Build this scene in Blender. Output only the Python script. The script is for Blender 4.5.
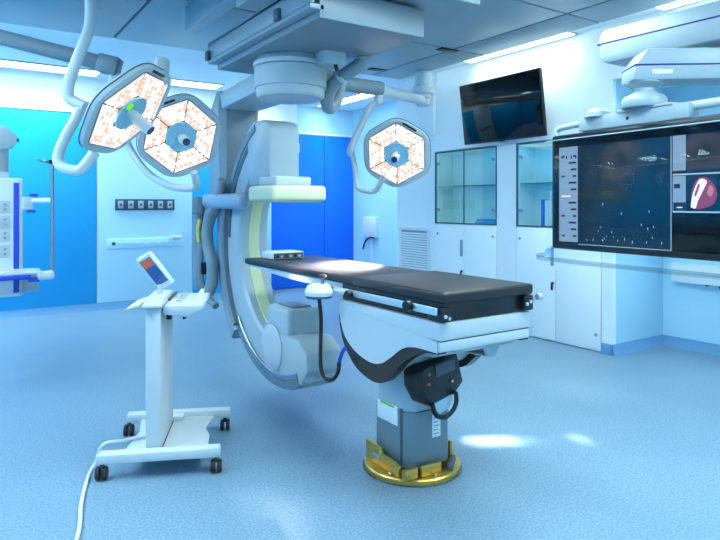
import bpy, bmesh, math, random
from mathutils import Matrix, Vector
random.seed(7)
scene = bpy.context.scene
COL = scene.collection
for o in list(bpy.data.objects):
    bpy.data.objects.remove(o, do_unlink=True)

# ------------------------------------------------------------------ camera
FPX, YH, CAMH = 610.0, 205.0, 1.40
YAW = math.atan(405.0 / 610.0)
SN, CS = math.sin(YAW), math.cos(YAW)
cam_d = bpy.data.cameras.new('camera')
cam = bpy.data.objects.new('camera', cam_d)
COL.objects.link(cam)
cam.location = (0, 0, CAMH)
cam.rotation_euler = (math.pi / 2, 0, -YAW)
cam_d.sensor_width = 36.0
cam_d.lens = FPX / 720.0 * 36.0
cam_d.shift_y = -(270.0 - YH) / 720.0
cam_d.clip_start = 0.05
cam_d.clip_end = 60
scene.camera = cam

# ------------------------------------------------------------------ world, view
world = bpy.data.worlds.new('world')
scene.world = world
world.use_nodes = True
world.node_tree.nodes['Background'].inputs[0].default_value = (0.35, 0.6, 0.9, 1)
world.node_tree.nodes['Background'].inputs[1].default_value = 0.05
vs = scene.view_settings
vs.view_transform = 'Standard'
vs.look = 'None'
vs.gamma = 1.0
vs.use_curve_mapping = False
vs.exposure = 0.42
STRIP_STRENGTH = 4.0
FILL_PANEL_STRENGTH = 21.0
COVE_FILL_STRENGTH = 4.0
STRIP_FILL = 10.0
STRIP_COLOR = (0.70, 0.95, 1.0)
SPOT_POWER = 2200.0

# ------------------------------------------------------------------ pixel helpers (photo frame 720x540)
def W(px, py, d):
    l = (px - 360.0) / FPX * d
    return Vector((SN * d + CS * l, CS * d - SN * l, CAMH + (YH - py) / FPX * d))
def onX(px, py, X):
    t = (px - 360.0) / FPX
    return W(px, py, X / (SN + CS * t))
def onY(px, py, Y):
    t = (px - 360.0) / FPX
    return W(px, py, Y / (CS - SN * t))
def onZ(px, py, z):
    return W(px, py, (z - CAMH) * FPX / (YH - py))
CAM_R = Vector((CS, -SN, 0)); CAM_F = Vector((SN, CS, 0)); CAM_U = Vector((0, 0, 1))

# ------------------------------------------------------------------ materials
def lin(c):
    return tuple(((v / 255.0) / 12.92 if v <= 10 else ((v / 255.0 + 0.055) / 1.055) ** 2.4) for v in c)
MATS = {}
def mat(name, rgb, rough=0.5, metal=0.0, var=0.04, scale=6.0, bump=0.0, bscale=80.0, coat=0.0, spec=0.5, emit=None, estr=0.0):
    if name in MATS: return MATS[name]
    m = bpy.data.materials.new(name); m.use_nodes = True
    nt = m.node_tree; b = nt.nodes['Principled BSDF']
    c = lin(rgb)
    tc = nt.nodes.new('ShaderNodeTexCoord')
    nz = nt.nodes.new('ShaderNodeTexNoise'); nz.inputs['Scale'].default_value = scale; nz.inputs['Detail'].default_value = 3
    nt.links.new(tc.outputs['Object'], nz.inputs['Vector'])
    mx = nt.nodes.new('ShaderNodeMix'); mx.data_type = 'RGBA'
    mx.inputs['A'].default_value = (*[max(0, v * (1 - var)) for v in c], 1)
    mx.inputs['B'].default_value = (*[min(1, v * (1 + var)) for v in c], 1)
    nt.links.new(nz.outputs['Fac'], mx.inputs['Factor'])
    nt.links.new(mx.outputs['Result'], b.inputs['Base Color'])
    b.inputs['Roughness'].default_value = rough
    b.inputs['Metallic'].default_value = metal
    b.inputs['Specular IOR Level'].default_value = spec
    b.inputs['Coat Weight'].default_value = coat
    if bump > 0:
        n2 = nt.nodes.new('ShaderNodeTexNoise'); n2.inputs['Scale'].default_value = bscale
        nt.links.new(tc.outputs['Object'], n2.inputs['Vector'])
        bp = nt.nodes.new('ShaderNodeBump'); bp.inputs['Strength'].default_value = bump; bp.inputs['Distance'].default_value = 0.002
        nt.links.new(n2.outputs['Fac'], bp.inputs['Height']); nt.links.new(bp.outputs['Normal'], b.inputs['Normal'])
    if emit:
        b.inputs['Emission Color'].default_value = (*lin(emit), 1)
        b.inputs['Emission Strength'].default_value = estr
    MATS[name] = m
    return m

def emis(name, col, strength):
    m = bpy.data.materials.new(name); m.use_nodes = True
    nt = m.node_tree; nt.nodes.clear()
    e = nt.nodes.new('ShaderNodeEmission'); o = nt.nodes.new('ShaderNodeOutputMaterial')
    e.inputs[0].default_value = (*col, 1); e.inputs[1].default_value = strength
    nt.links.new(e.outputs[0], o.inputs[0])
    MATS[name] = m
    return m

def glass(name, tint, gloss=0.12):
    m = bpy.data.materials.new(name); m.use_nodes = True
    nt = m.node_tree; nt.nodes.clear()
    t = nt.nodes.new('ShaderNodeBsdfTransparent'); g = nt.nodes.new('ShaderNodeBsdfGlossy')
    mx = nt.nodes.new('ShaderNodeMixShader'); o = nt.nodes.new('ShaderNodeOutputMaterial')
    t.inputs[0].default_value = (*tint, 1); g.inputs['Roughness'].default_value = 0.02
    g.inputs['Color'].default_value = (0.9, 1, 1, 1)
    mx.inputs[0].default_value = gloss
    nt.links.new(t.outputs[0], mx.inputs[1]); nt.links.new(g.outputs[0], mx.inputs[2]); nt.links.new(mx.outputs[0], o.inputs[0])
    MATS[name] = m
    return m

def floor_mat():
    m = bpy.data.materials.new('vinyl_floor'); m.use_nodes = True
    nt = m.node_tree; b = nt.nodes['Principled BSDF']
    tc = nt.nodes.new('ShaderNodeTexCoord')
    n1 = nt.nodes.new('ShaderNodeTexNoise'); n1.inputs['Scale'].default_value = 95; n1.inputs['Detail'].default_value = 4
    n2 = nt.nodes.new('ShaderNodeTexNoise'); n2.inputs['Scale'].default_value = 2.5
    vo = nt.nodes.new('ShaderNodeTexVoronoi'); vo.inputs['Scale'].default_value = 130
    for n in (n1, n2, vo): nt.links.new(tc.outputs['Object'], n.inputs['Vector'])
    r = nt.nodes.new('ShaderNodeValToRGB')
    r.color_ramp.elements[0].position = 0.33; r.color_ramp.elements[0].color = (*lin((91, 122, 149)), 1)
    r.color_ramp.elements[1].position = 0.66; r.color_ramp.elements[1].color = (*lin((133, 157, 172)), 1)
    nt.links.new(n1.outputs['Fac'], r.inputs[0])
    r2 = nt.nodes.new('ShaderNodeValToRGB')
    r2.color_ramp.elements[0].position = 0.3; r2.color_ramp.elements[0].color = (0.93, 0.95, 0.97, 1)
    r2.color_ramp.elements[1].position = 0.7; r2.color_ramp.elements[1].color = (1, 1, 1, 1)
    nt.links.new(n2.outputs['Fac'], r2.inputs[0])
    mx = nt.nodes.new('ShaderNodeMix'); mx.data_type = 'RGBA'; mx.blend_type = 'MULTIPLY'; mx.inputs['Factor'].default_value = 1
    nt.links.new(r.outputs[0], mx.inputs['A']); nt.links.new(r2.outputs[0], mx.inputs['B'])
    nt.links.new(mx.outputs['Result'], b.inputs['Base Color'])
    b.inputs['Roughness'].default_value = 0.42
    bp = nt.nodes.new('ShaderNodeBump'); bp.inputs['Strength'].default_value = 0.08; bp.inputs['Distance'].default_value = 0.001
    nt.links.new(vo.outputs['Distance'], bp.inputs['Height']); nt.links.new(bp.outputs['Normal'], b.inputs['Normal'])
    MATS['vinyl_floor'] = m
    return m

FLOOR = floor_mat()
M_BASE = mat('baseboard_vinyl', (112, 160, 200), 0.5, var=0.15, scale=90)
M_WALL = mat('wall_paint', (240, 243, 244), 0.45, var=0.015)
M_WALLB = mat('panel_blue', (24, 164, 226), 0.35, var=0.02)
M_WALLL = mat('panel_pale', (190, 226, 243), 0.35, var=0.02)
M_WALLC = mat('recess_panel', (182, 222, 242), 0.4, var=0.02)
M_DEEP = mat('door_blue', (2, 110, 238), 0.3, var=0.03)
M_TRIM = mat('trim_white', (230, 236, 238), 0.4)
M_CEIL = mat('ceiling_paint', (240, 244, 246), 0.6, var=0.02)
M_DROP = mat('ceiling_panel_paint', (150, 166, 176), 0.45, var=0.02)
M_GAP = mat('gap_dark', (35, 45, 55), 0.8)
M_WHITE = mat('white_paint', (222, 227, 229), 0.35, var=0.02)
M_STAND = mat('stand_paint', (196, 200, 202), 0.35, var=0.02)
M_OFFW = mat('offwhite_plastic', (196, 202, 205), 0.4, var=0.03)
M_PALE = mat('pale_grey_paint', (174, 185, 190), 0.4, var=0.03)
M_GREY = mat('grey_paint', (140, 152, 160), 0.4, var=0.04)
M_MID = mat('mid_grey_paint', (112, 126, 136), 0.4, var=0.05)
M_DARKG = mat('dark_grey', (70, 80, 90), 0.45, var=0.05)
M_BLACK = mat('black_plastic', (16, 17, 20), 0.35, var=0.1)
M_SCREEN = mat('black_gloss', (5, 6, 8), 0.05, var=0.05, spec=0.4)
M_LEATHER = mat('mattress_black', (36, 30, 32), 0.42, var=0.12, bump=0.12, bscale=220)
M_TBLK = mat('table_black', (26, 23, 24), 0.3, var=0.1)
M_TRBR = mat('brown_black_trim', (44, 36, 36), 0.3, var=0.1)
M_CHROME = mat('chrome', (215, 220, 224), 0.30, 0.6, var=0.03)
M_STEEL = mat('brushed_steel', (165, 175, 182), 0.32, 1.0, var=0.06)
M_PED = mat('pedestal_grey', (118, 134, 142), 0.32, 0.25, var=0.04)
M_GOLD = mat('gold_zinc', (222, 180, 92), 0.3, 0.85, var=0.14, scale=14)
M_CREAM = mat('cream_plastic', (226, 222, 182), 0.4, var=0.02)
M_YELL = mat('pale_yellow_strip', (216, 220, 172), 0.4, var=0.02)
M_BLUE = mat('royal_blue_plastic', (20, 66, 190), 0.35, var=0.05)
M_BOOM = mat('boom_grey', (150, 164, 172), 0.4, var=0.03)
M_TEAL = mat('lamp_hub_teal', (150, 196, 214), 0.25, 0.0)
M_HOSE = mat('hose_grey', (128, 142, 150), 0.5, var=0.06, bump=0.4, bscale=60)
M_RUBBER = mat('rubber_brown', (40, 26, 22), 0.55, var=0.2)
M_SHELF = mat('shelf_glass_edge', (60, 110, 120), 0.15)
M_CABIN = mat('cabinet_inside', (228, 244, 240), 0.5)
M_STRIP = emis('tube_light', STRIP_COLOR, STRIP_STRENGTH)
M_STRIP2 = emis('tube_light_bright', STRIP_COLOR, STRIP_STRENGTH * 2.2)
M_LEDW = emis('led_white', (1.0, 0.95, 0.97), 3.0)
M_LEDO = emis('led_warm', (1.0, 0.60, 0.42), 0.85)
M_LEDP = mat('led_plate', (215, 205, 205), 0.3, emit=(240, 225, 222), estr=0.55)
M_GREEN = emis('green_indicator', (0.12, 0.75, 0.02), 1.0)
M_GLASS = glass('cabinet_glass', (0.93, 0.985, 0.97), 0.07)
M_ACRYL = glass('acrylic_clear', (0.97, 0.985, 0.99), 0.010)

M_RAIL = glass('acrylic_rail', (0.86, 0.92, 0.94), 0.22)
# ------------------------------------------------------------------ mesh builder
class MB:
    def __init__(s, M=None):
        s.v = []; s.f = []; s.m = []; s.M = M
    def add(s, vs, fs, mi=0, M=None):
        n = len(s.v)
        for v in vs:
            v = Vector(v)
            if M is not None: v = M @ v
            if s.M is not None: v = s.M @ v
            s.v.append(v)
        for f in fs:
            s.f.append([i + n for i in f]); s.m.append(mi)
        return s
    def box(s, x0, x1, y0, y1, z0, z1, bev=0.0, mi=0, M=None, seg=2):
        if x0 > x1: x0, x1 = x1, x0
        if y0 > y1: y0, y1 = y1, y0
        if z0 > z1: z0, z1 = z1, z0
        if bev <= 0:
            vs = [(x, y, z) for z in (z0, z1) for x, y in ((x0, y0), (x1, y0), (x1, y1), (x0, y1))]
            fs = [(3, 2, 1, 0), (4, 5, 6, 7), (0, 1, 5, 4), (1, 2, 6, 5), (2, 3, 7, 6), (3, 0, 4, 7)]
            return s.add(vs, fs, mi, M)
        bm = bmesh.new(); bmesh.ops.create_cube(bm, size=1)
        for v in bm.verts:
            v.co = Vector(((x0 + x1) / 2 + v.co.x * (x1 - x0), (y0 + y1) / 2 + v.co.y * (y1 - y0), (z0 + z1) / 2 + v.co.z * (z1 - z0)))
        bmesh.ops.bevel(bm, geom=bm.edges[:], offset=min(bev, 0.49 * min(x1 - x0, y1 - y0, z1 - z0)), segments=seg, profile=0.5, affect='EDGES')
        bm.verts.index_update()
        s.add([v.co.copy() for v in bm.verts], [[v.index for v in f.verts] for f in bm.faces], mi, M)
        bm.free(); return s
    def prism(s, poly, a0, a1, axis='x', mi=0, M=None, bev=0.0):
        # poly in the plane of the two other axes: x -> (y,z); y -> (x,z); z -> (x,y)
        def P(p, a):
            return {'x': (a, p[0], p[1]), 'y': (p[0], a, p[1]), 'z': (p[0], p[1], a)}[axis]
        n = len(poly)
        vs = [P(p, a0) for p in poly] + [P(p, a1) for p in poly]
        fs = [list(range(n))[::-1], list(range(n, 2 * n))] + [(i, (i + 1) % n, n + (i + 1) % n, n + i) for i in range(n)]
        if bev <= 0:
            return s.add(vs, fs, mi, M)
        bm = bmesh.new(); bv = [bm.verts.new(v) for v in vs]
        for f in fs: bm.faces.new([bv[i] for i in f])
        bmesh.ops.recalc_face_normals(bm, faces=bm.faces[:])
        ed = [e for e in bm.edges if e.calc_face_angle(0) > 0.5]
        bmesh.ops.bevel(bm, geom=ed, offset=bev, segments=2, profile=0.5, affect='EDGES')
        bm.verts.index_update()
        s.add([v.co.copy() for v in bm.verts], [[v.index for v in f.verts] for f in bm.faces], mi, M)
        bm.free(); return s
    def lathe(s, prof, c=(0, 0, 0), d=(0, 0, 1), n=32, mi=0, M=None):
        d = Vector(d).normalized(); c = Vector(c)
        a = d.orthogonal().normalized(); b = d.cross(a)
        vs = []; fs = []
        for r, h in prof:
            for k in range(n):
                t = 2 * math.pi * k / n
                vs.append(c + d * h + (a * math.cos(t) + b * math.sin(t)) * r)
        for i in range(len(prof) - 1):
            for k in range(n):
                k2 = (k + 1) % n
                fs.append((i * n + k, i * n + k2, (i + 1) * n + k2, (i + 1) * n + k))
        fs.append(list(range(n))[::-1]); L = (len(prof) - 1) * n
        fs.append(list(range(L, L + n)))
        return s.add(vs, fs, mi, M)
    def cyl(s, p0, p1, r, n=24, mi=0, M=None, r1=None):
        p0 = Vector(p0); p1 = Vector(p1); L = (p1 - p0).length
        e = min(0.15 * r, 0.2 * L); r1 = r if r1 is None else r1
        return s.lathe([(r - e, 0), (r, e), (r1, L - e), (r1 - e, L)], p0, p1 - p0, n, mi, M)
    def tube(s, pts, r, n=12, smooth=0, mi=0, M=None):
        pts = [Vector(p) for p in pts]
        if smooth:
            out = []
            for i in range(len(pts) - 1):
                p0 = pts[max(0, i - 1)]; p1 = pts[i]; p2 = pts[i + 1]; p3 = pts[min(len(pts) - 1, i + 2)]
                for k in range(smooth):
                    t = k / smooth
                    out.append(0.5 * ((2 * p1) + (p2 - p0) * t + (2 * p0 - 5 * p1 + 4 * p2 - p3) * t * t + (3 * p1 - p0 - 3 * p2 + p3) * t ** 3))
            out.append(pts[-1]); pts = out
        rs = r if isinstance(r, (list, tuple)) else [r] * len(pts)
        vs = []; fs = []; prev = None
        for i, p in enumerate(pts):
            t = (pts[min(i + 1, len(pts) - 1)] - pts[max(i - 1, 0)]).normalized()
            if prev is None: a = t.orthogonal().normalized()
            else: a = (prev - t * prev.dot(t)).normalized()
            prev = a; b = t.cross(a)
            for k in range(n):
                w = 2 * math.pi * k / n
                vs.append(p + (a * math.cos(w) + b * math.sin(w)) * rs[i])
        for i in range(len(pts) - 1):
            for k in range(n):
                k2 = (k + 1) % n
                fs.append((i * n + k, i * n + k2, (i + 1) * n + k2, (i + 1) * n + k))
        fs.append(list(range(n))[::-1]); L = (len(pts) - 1) * n; fs.append(list(range(L, L + n)))
        return s.add(vs, fs, mi, M)
    def arc(s, cy, cz, r0, r1, x0, x1, a0, a1, n=40, ch=0.0, mi=0):
        # ring segment in the YZ plane, rectangular chamfered section, angles in degrees (0 = +Y, 90 = up)
        sec = [(r0 + ch, x0), (r0, x0 + ch), (r0, x1 - ch), (r0 + ch, x1), (r1 - ch, x1), (r1, x1 - ch), (r1, x0 + ch), (r1 - ch, x0)]
        m = len(sec); vs = []; fs = []
        for i in range(n + 1):
            a = math.radians(a0 + (a1 - a0) * i / n)
            for r, x in sec: vs.append((x, cy + r * math.cos(a), cz + r * math.sin(a)))
        for i in range(n):
            for k in range(m):
                k2 = (k + 1) % m
                fs.append((i * m + k, i * m + k2, (i + 1) * m + k2, (i + 1) * m + k))
        fs.append(list(range(m))[::-1]); fs.append(list(range(n * m, n * m + m)))
        return s.add(vs, fs, mi)
    def build(s, name, mats, parent=None, smooth=True, angle=35):
        off = ORG.get(parent.name, Vector((0, 0, 0))) if parent else Vector((0, 0, 0))
        me = bpy.data.meshes.new(name)
        base = off
        me.from_pydata([tuple(v - base) for v in s.v], [], s.f)
        if not isinstance(mats, (list, tuple)): mats = [mats]
        for m in mats: me.materials.append(m)
        for p, mi in zip(me.polygons, s.m): p.material_index = mi
        bm = bmesh.new(); bm.from_mesh(me)
        bmesh.ops.recalc_face_normals(bm, faces=bm.faces[:])
        if smooth:
            lim = math.radians(angle)
            for f in bm.faces: f.smooth = True
            for e in bm.edges:
                e.smooth = e.is_manifold and e.calc_face_angle(0) < lim
        bm.to_mesh(me); bm.free()
        o = bpy.data.objects.new(name, me); COL.objects.link(o)
        if parent:
            o.parent = parent; ORG[o.name] = off
        return o
ORG = {}

def tag(o, label=None, cat=None, group=None, kind=None):
    if label: o['label'] = label
    if cat: o['category'] = cat
    if group: o['group'] = group
    if kind: o['kind'] = kind
    return o
def thing(name, loc, label, cat, group=None):
    o = bpy.data.objects.new(name, None); COL.objects.link(o)
    o.location = loc; o.empty_display_size = 0.1
    ORG[o.name] = Vector(loc)
    return tag(o, label, cat, group)
def struct(name, mb, m, parent=None):
    o = mb.build(name, m, parent)
    if not parent: o['kind'] = 'structure'
    return o
def copy_tree(o, parent=None, off=(0, 0, 0)):
    c = o.copy(); COL.objects.link(c)
    if parent is None: c.location = Vector(o.location) + Vector(off)
    else: c.parent = parent
    for ch in list(o.children): copy_tree(ch, c)
    return c
def frame(o, x, y, z):
    return Matrix(((x[0], y[0], z[0], o[0]), (x[1], y[1], z[1], o[1]), (x[2], y[2], z[2], o[2]), (0, 0, 0, 1)))

# ================================================================== ROOM
XL, XR, XC = -2.4, 5.93, 5.10       # left wall, right wall, front of built-in block
Y0, YB, YD = -2.2, 8.68, 9.17       # wall behind, back wall, alcove wall
ZC, ZD, ZT = 3.08, 3.00, 2.60       # ceiling, dropped ceiling, panel height
YE0, YE1 = 3.43, 6.75               # built-in block ends
XA = 4.10                           # alcove start

struct('floor', MB().box(XL - .2, XR + .2, Y0 - .2, YD + .2, -0.12, 0.0), FLOOR)
ceil = struct('ceiling', MB().box(XL - .2, XR + .2, Y0 - .2, YD + .2, ZC, ZC + 0.12), M_CEIL)
struct('trim_ceiling_backing', MB().box(-1.6, 4.71, -1.3, 6.18, ZC - 0.035, ZC - 0.0005), M_GAP, ceil)
xs = [-1.62, -0.23, 1.27, 2.77, 4.27, 4.73]; ys = [-1.32, -0.9, 0.5, 1.9, 3.3, 4.7, 6.2]
for i in range(5):
    for j in range(6):
        g = 0.012
        struct('ceiling_panel', MB().box(xs[i] + g, xs[i + 1] - (g if i < 4 else 0), ys[j] + g, ys[j + 1] - (g if j < 5 else 0), ZD, ZC - 0.034, 0.006), M_DROP, ceil)
# small dark outlets in the dropped ceiling
for p in [(378, 69.5), (448, 50)]:
    c = onZ(p[0], p[1], ZD)
    struct('ceiling_outlet', MB().box(c.x - .12, c.x + .10, c.y - .05, c.y + .05, ZD - 0.012, ZD + 0.004, 0.004), M_BLACK, ceil)

wb = struct('wall_back', MB().box(XL - .2, XA, YB, YB + .12, 0, ZC), M_WALL)
xsplit = onY(96.5, 250, YB).x
xend = onY(192, 250, YB).x
struct('wall_panel', MB().box(XL, xsplit - .004, YB - .02, YB + .001, 0.10, ZT, 0.003), M_WALLB, wb)
struct('wall_panel', MB().box(xsplit + .004, xend - .004, YB - .02, YB + .001, 0.10, ZT, 0.003), M_WALLL, wb)
struct('wall_panel', MB().box(xend + .004, xend + 0.62, YB - .02, YB + .001, 0.10, ZT, 0.003), M_WALLB, wb)
struct('wall_panel', MB().box(xend + .628, XA - .002, YB - .02, YB + .001, 0.10, ZT, 0.003), M_WALLL, wb)
struct('panel_cap', MB().box(XL, XA, YB - .028, YB + .001, ZT, ZT + .018, 0.003), M_TRIM, wb)
# bulkhead over the alcove mouth
struct('wall_bulkhead', MB().box(XA, onY(297, 120, YB).x, YB, YD, ZT, ZC), M_WALL)
wa = struct('wall_alcove_side', MB().box(XA - .12, XA, YB + .12, YD, 0, ZC), M_WALLL)
wd = struct('wall_alcove', MB().box(XA - .12, XR + .2, YD, YD + .12, 0, ZC), M_WALLC)
struct('panel_cap', MB().box(XA, XR, YD - .03, YD + .001, ZT, ZT + .035, 0.003), M_TRIM, wd)
# blue double door in the alcove
xm = onY(323.5, 200, YD).x
dl = struct('door_1', MB().box(XA + .01, xm - .004, YD - .035, YD - .001, 0.012, ZT - .01, 0.004), M_DEEP)
dr = struct('door_2', MB().box(xm + .004, XR - .005, YD - .035, YD - .001, 0.012, ZT - .01, 0.004), M_DEEP)
struct('wall_right', MB().box(XR, XR + .12, Y0 - .2, YD, 0, ZC), M_WALLC)
wbk = struct('wall_block', MB().box(XC, XC + .14, YE0, 3.545, 0, 2.075).box(XC, XC + .14, 4.605, 4.885, 0, 2.075).box(XC, XC + .14, 5.955, YE1, 0, 2.075)
             .box(XC, XC + .14, YE0, YE1, 2.075, ZC).box(XC + .14, XR, YE0, YE0 + .06, 0, ZC).box(XC + .14, XR, YE1 - .06, YE1, 0, ZC)
             .box(XC + .60, XR - .01, YE0 + .06, YE1 - .06, 0, 2.3), M_WALL)
struct('wall_panel', MB().box(XC + .05, XR - .005, YE0 - .006, YE0 + .0005, .1, 2.565, .002), M_WALLC, wbk)
struct('wall_soffit', MB().box(XC, XR, Y0, YE0 - .001, 2.57, ZC), M_WALL)
struct('wall_left', MB().box(XL - .12, XL, Y0 - .2, YB, 0, ZC), M_WALLB)
struct('wall_front', MB().box(XL - .2, XR + .2, Y0 - .12, Y0, 0, ZC), M_WALLL)
# coved baseboards
struct('baseboard_back', MB().prism([(YB - .03, .0), (YB - .001, .0), (YB - .001, .1), (YB - .018, .1), (YB - .021, .03)], XL, XA, 'x'), M_BASE)
struct('baseboard_right', MB().prism([(XR - .001, 0), (XR - .04, 0), (XR - .024, .03), (XR - .02, .1), (XR - .001, .1)], Y0, YE0 - .02, 'y'), M_BASE)
struct('baseboard_block', MB().prism([(YE0, 0), (YE0 - .03, 0), (YE0 - .02, .03), (YE0 - .016, .1), (YE0, .1)], XC - .015, XR - .02, 'x')
       .box(XC - .015, XC + .001, YE0 - .015, 3.54, 0, .1, 0.004), M_BASE)
struct('baseboard_far', MB().box(XR - .02, XR - .001, YE1 + .01, YD - .04, 0, .1, 0.004), M_BASE)
# boxed-in duct on the block wall
p0 = onX(421.5, 133, XC); p1 = onX(436, 133, XC)
struct('trim_duct_cover', MB().box(XC - .05, XC + .01, p1.y, p0.y, 2.28, ZC, 0.006), M_WALL)

# ------------------------------------------------------------------ strip lights
def strip(p, q, label, width=0.16, z=ZC, group='ceiling strip lights', m=None, down=1.0):
    # fixture along X or Y between the two ends
    along_x = abs(p[0] - q[0]) > abs(p[1] - q[1])
    t = thing('strip_light', ((p[0] + q[0]) / 2, (p[1] + q[1]) / 2, z), label, 'strip light', group)
    w = width
    b = MB(); e = MB()
    if along_x:
        x0, x1 = sorted((p[0], q[0])); y = p[1]
        b.box(x0 - .02, x1 + .02, y - w - .02, y + w + .02, z - .014, z - .0005, .004)
        e.box(x0, x1, y - w, y + w, z - .020, z - .0135, .002)
    else:
        y0, y1 = sorted((p[1], q[1])); x = p[0]
        b.box(x - w - .02, x + w + .02, y0 - .02, y1 + .02, z - .014, z - .0005, .004)
        e.box(x - w, x + w, y0, y1, z - .020, z - .0135, .002)
    b.build('housing', M_PALE, t); e.build('diffuser', m or M_STRIP, t)
    # added area light under the diffuser, brightening the floor below
    L = max(abs(p[0] - q[0]), abs(p[1] - q[1]))
    al = bpy.data.lights.new('strip_fill', 'AREA'); ao = bpy.data.objects.new('strip_fill', al); COL.objects.link(ao)
    al.shape = 'RECTANGLE'; al.size = L if along_x else 2 * w; al.size_y = 2 * w if along_x else L
    al.energy = STRIP_FILL * down * L; al.color = STRIP_COLOR; al.spread = math.radians(115)
    ao.location = (0, 0, -.024); ao.parent = t
YS = 8.30
a = onZ(99, 72, ZC); b_ = onZ(172, 81, ZC); c_ = onZ(218, 86.5, ZC)
strip((-2.2, YS), (a.x, YS), 'long white ceiling strip light above the saturated blue wall panel')
strip((b_.x - .1, YS), (c_.x, YS), 'white ceiling strip light above the wall of six outlets')
strip((c_.x + .25, YS), (4.2, YS), 'white ceiling strip light behind the C-arm turntable')
strip((4.92, 3.80), (4.92, 5.22), 'white ceiling strip light above the wall television', .12, down=.5)
strip((5.20, 7.25), (5.20, 8.95), 'white ceiling strip light in front of the deep blue door', .12, m=M_STRIP2)
strip((4.92, -1.7), (4.92, 2.9), 'white ceiling strip light along the wall recess', .12)
strip((-2.0, -0.5), (-2.0, 7.6), 'white ceiling strip light along the pale side wall', .16)
strip((-1.6, -1.8), (4.4, -1.8), 'white ceiling strip light along the wall opposite the blue panel', .16)

# added fill lights hidden on the dropped ceiling edges, brightening the far ceiling and walls
M_COVE_FILL = emis('cove_fill_light', STRIP_COLOR, COVE_FILL_STRENGTH)
def cove(x0, x1, y0, y1, label, ax_):
    t = thing('cove_fill_light', ((x0 + x1) / 2, (y0 + y1) / 2, ZD + .02), label, 'cove light', 'hidden fill lights added to the dropped ceiling')
    MB().box(x0, x1, y0, y1, ZD + .012, ZD + .060, .002).build('channel', M_PALE, t)
    if ax_ == 'y': MB().box(x0 + .01, x1 - .01, y1, y1 + .006, ZD + .016, ZD + .056).build('diffuser', M_COVE_FILL, t)
    else: MB().box(x1, x1 + .006, y0 + .01, y1 - .01, ZD + .016, ZD + .056).build('diffuser', M_COVE_FILL, t)
cove(-1.5, 4.70, 6.201, 6.215, 'added hidden fill light along the dropped ceiling edge facing the outlet wall', 'y')
cove(4.731, 4.745, -1.2, 6.18, 'added hidden fill light along the dropped ceiling edge facing the cabinet wall', 'x')
M_FILL_PANEL = emis('fill_panel_light', STRIP_COLOR, FILL_PANEL_STRENGTH)
def fill_panel(cx, cy, label, z=ZD):  # light panels added out of view to brighten the floor and foreground
    t = thing('ceiling_fill_panel', (cx, cy, z), label, 'ceiling light', 'added fill light panels out of view')
    f = MB()
    f.box(cx - .40, cx + .40, cy - .40, cy - .36, z - .012, z + .0005, .003).box(cx - .40, cx + .40, cy + .36, cy + .40, z - .012, z + .0005, .003)
    f.box(cx - .40, cx - .36, cy - .36, cy + .36, z - .012, z + .0005, .003).box(cx + .36, cx + .40, cy - .36, cy + .36, z - .012, z + .0005, .003)
    f.build('frame', M_PALE, t)
    MB().box(cx - .36, cx + .36, cy - .36, cy + .36, z - .006, z - .0005).build('diffuser', M_FILL_PANEL, t)
fill_panel(-.9, 7.2, 'added unseen fill light panel on the upper ceiling near the blue wall panel', ZC)
fill_panel(-.92, 5.45, 'added unseen fill light panel in the dropped ceiling corner by the blue wall side')
fill_panel(-.92, 4.0, 'added unseen fill light panel in the dropped ceiling beside the supply pendant tube')
fill_panel(-.92, 2.6, 'added unseen fill light panel in the dropped ceiling towards the entrance side wall')
fill_panel(2.02, 1.2, 'added unseen fill light panel in the dropped ceiling in front of the carriage rails')
fill_panel(3.52, .5, 'added unseen fill light panel in the dropped ceiling facing the wall recess')
fill_panel(3.22, 2.85, 'added unseen fill light panel in the dropped ceiling between carriage and monitor boom')
fill_panel(2.05, 2.25, 'added unseen fill light panel in the dropped ceiling between the two carriage rails')

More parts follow.
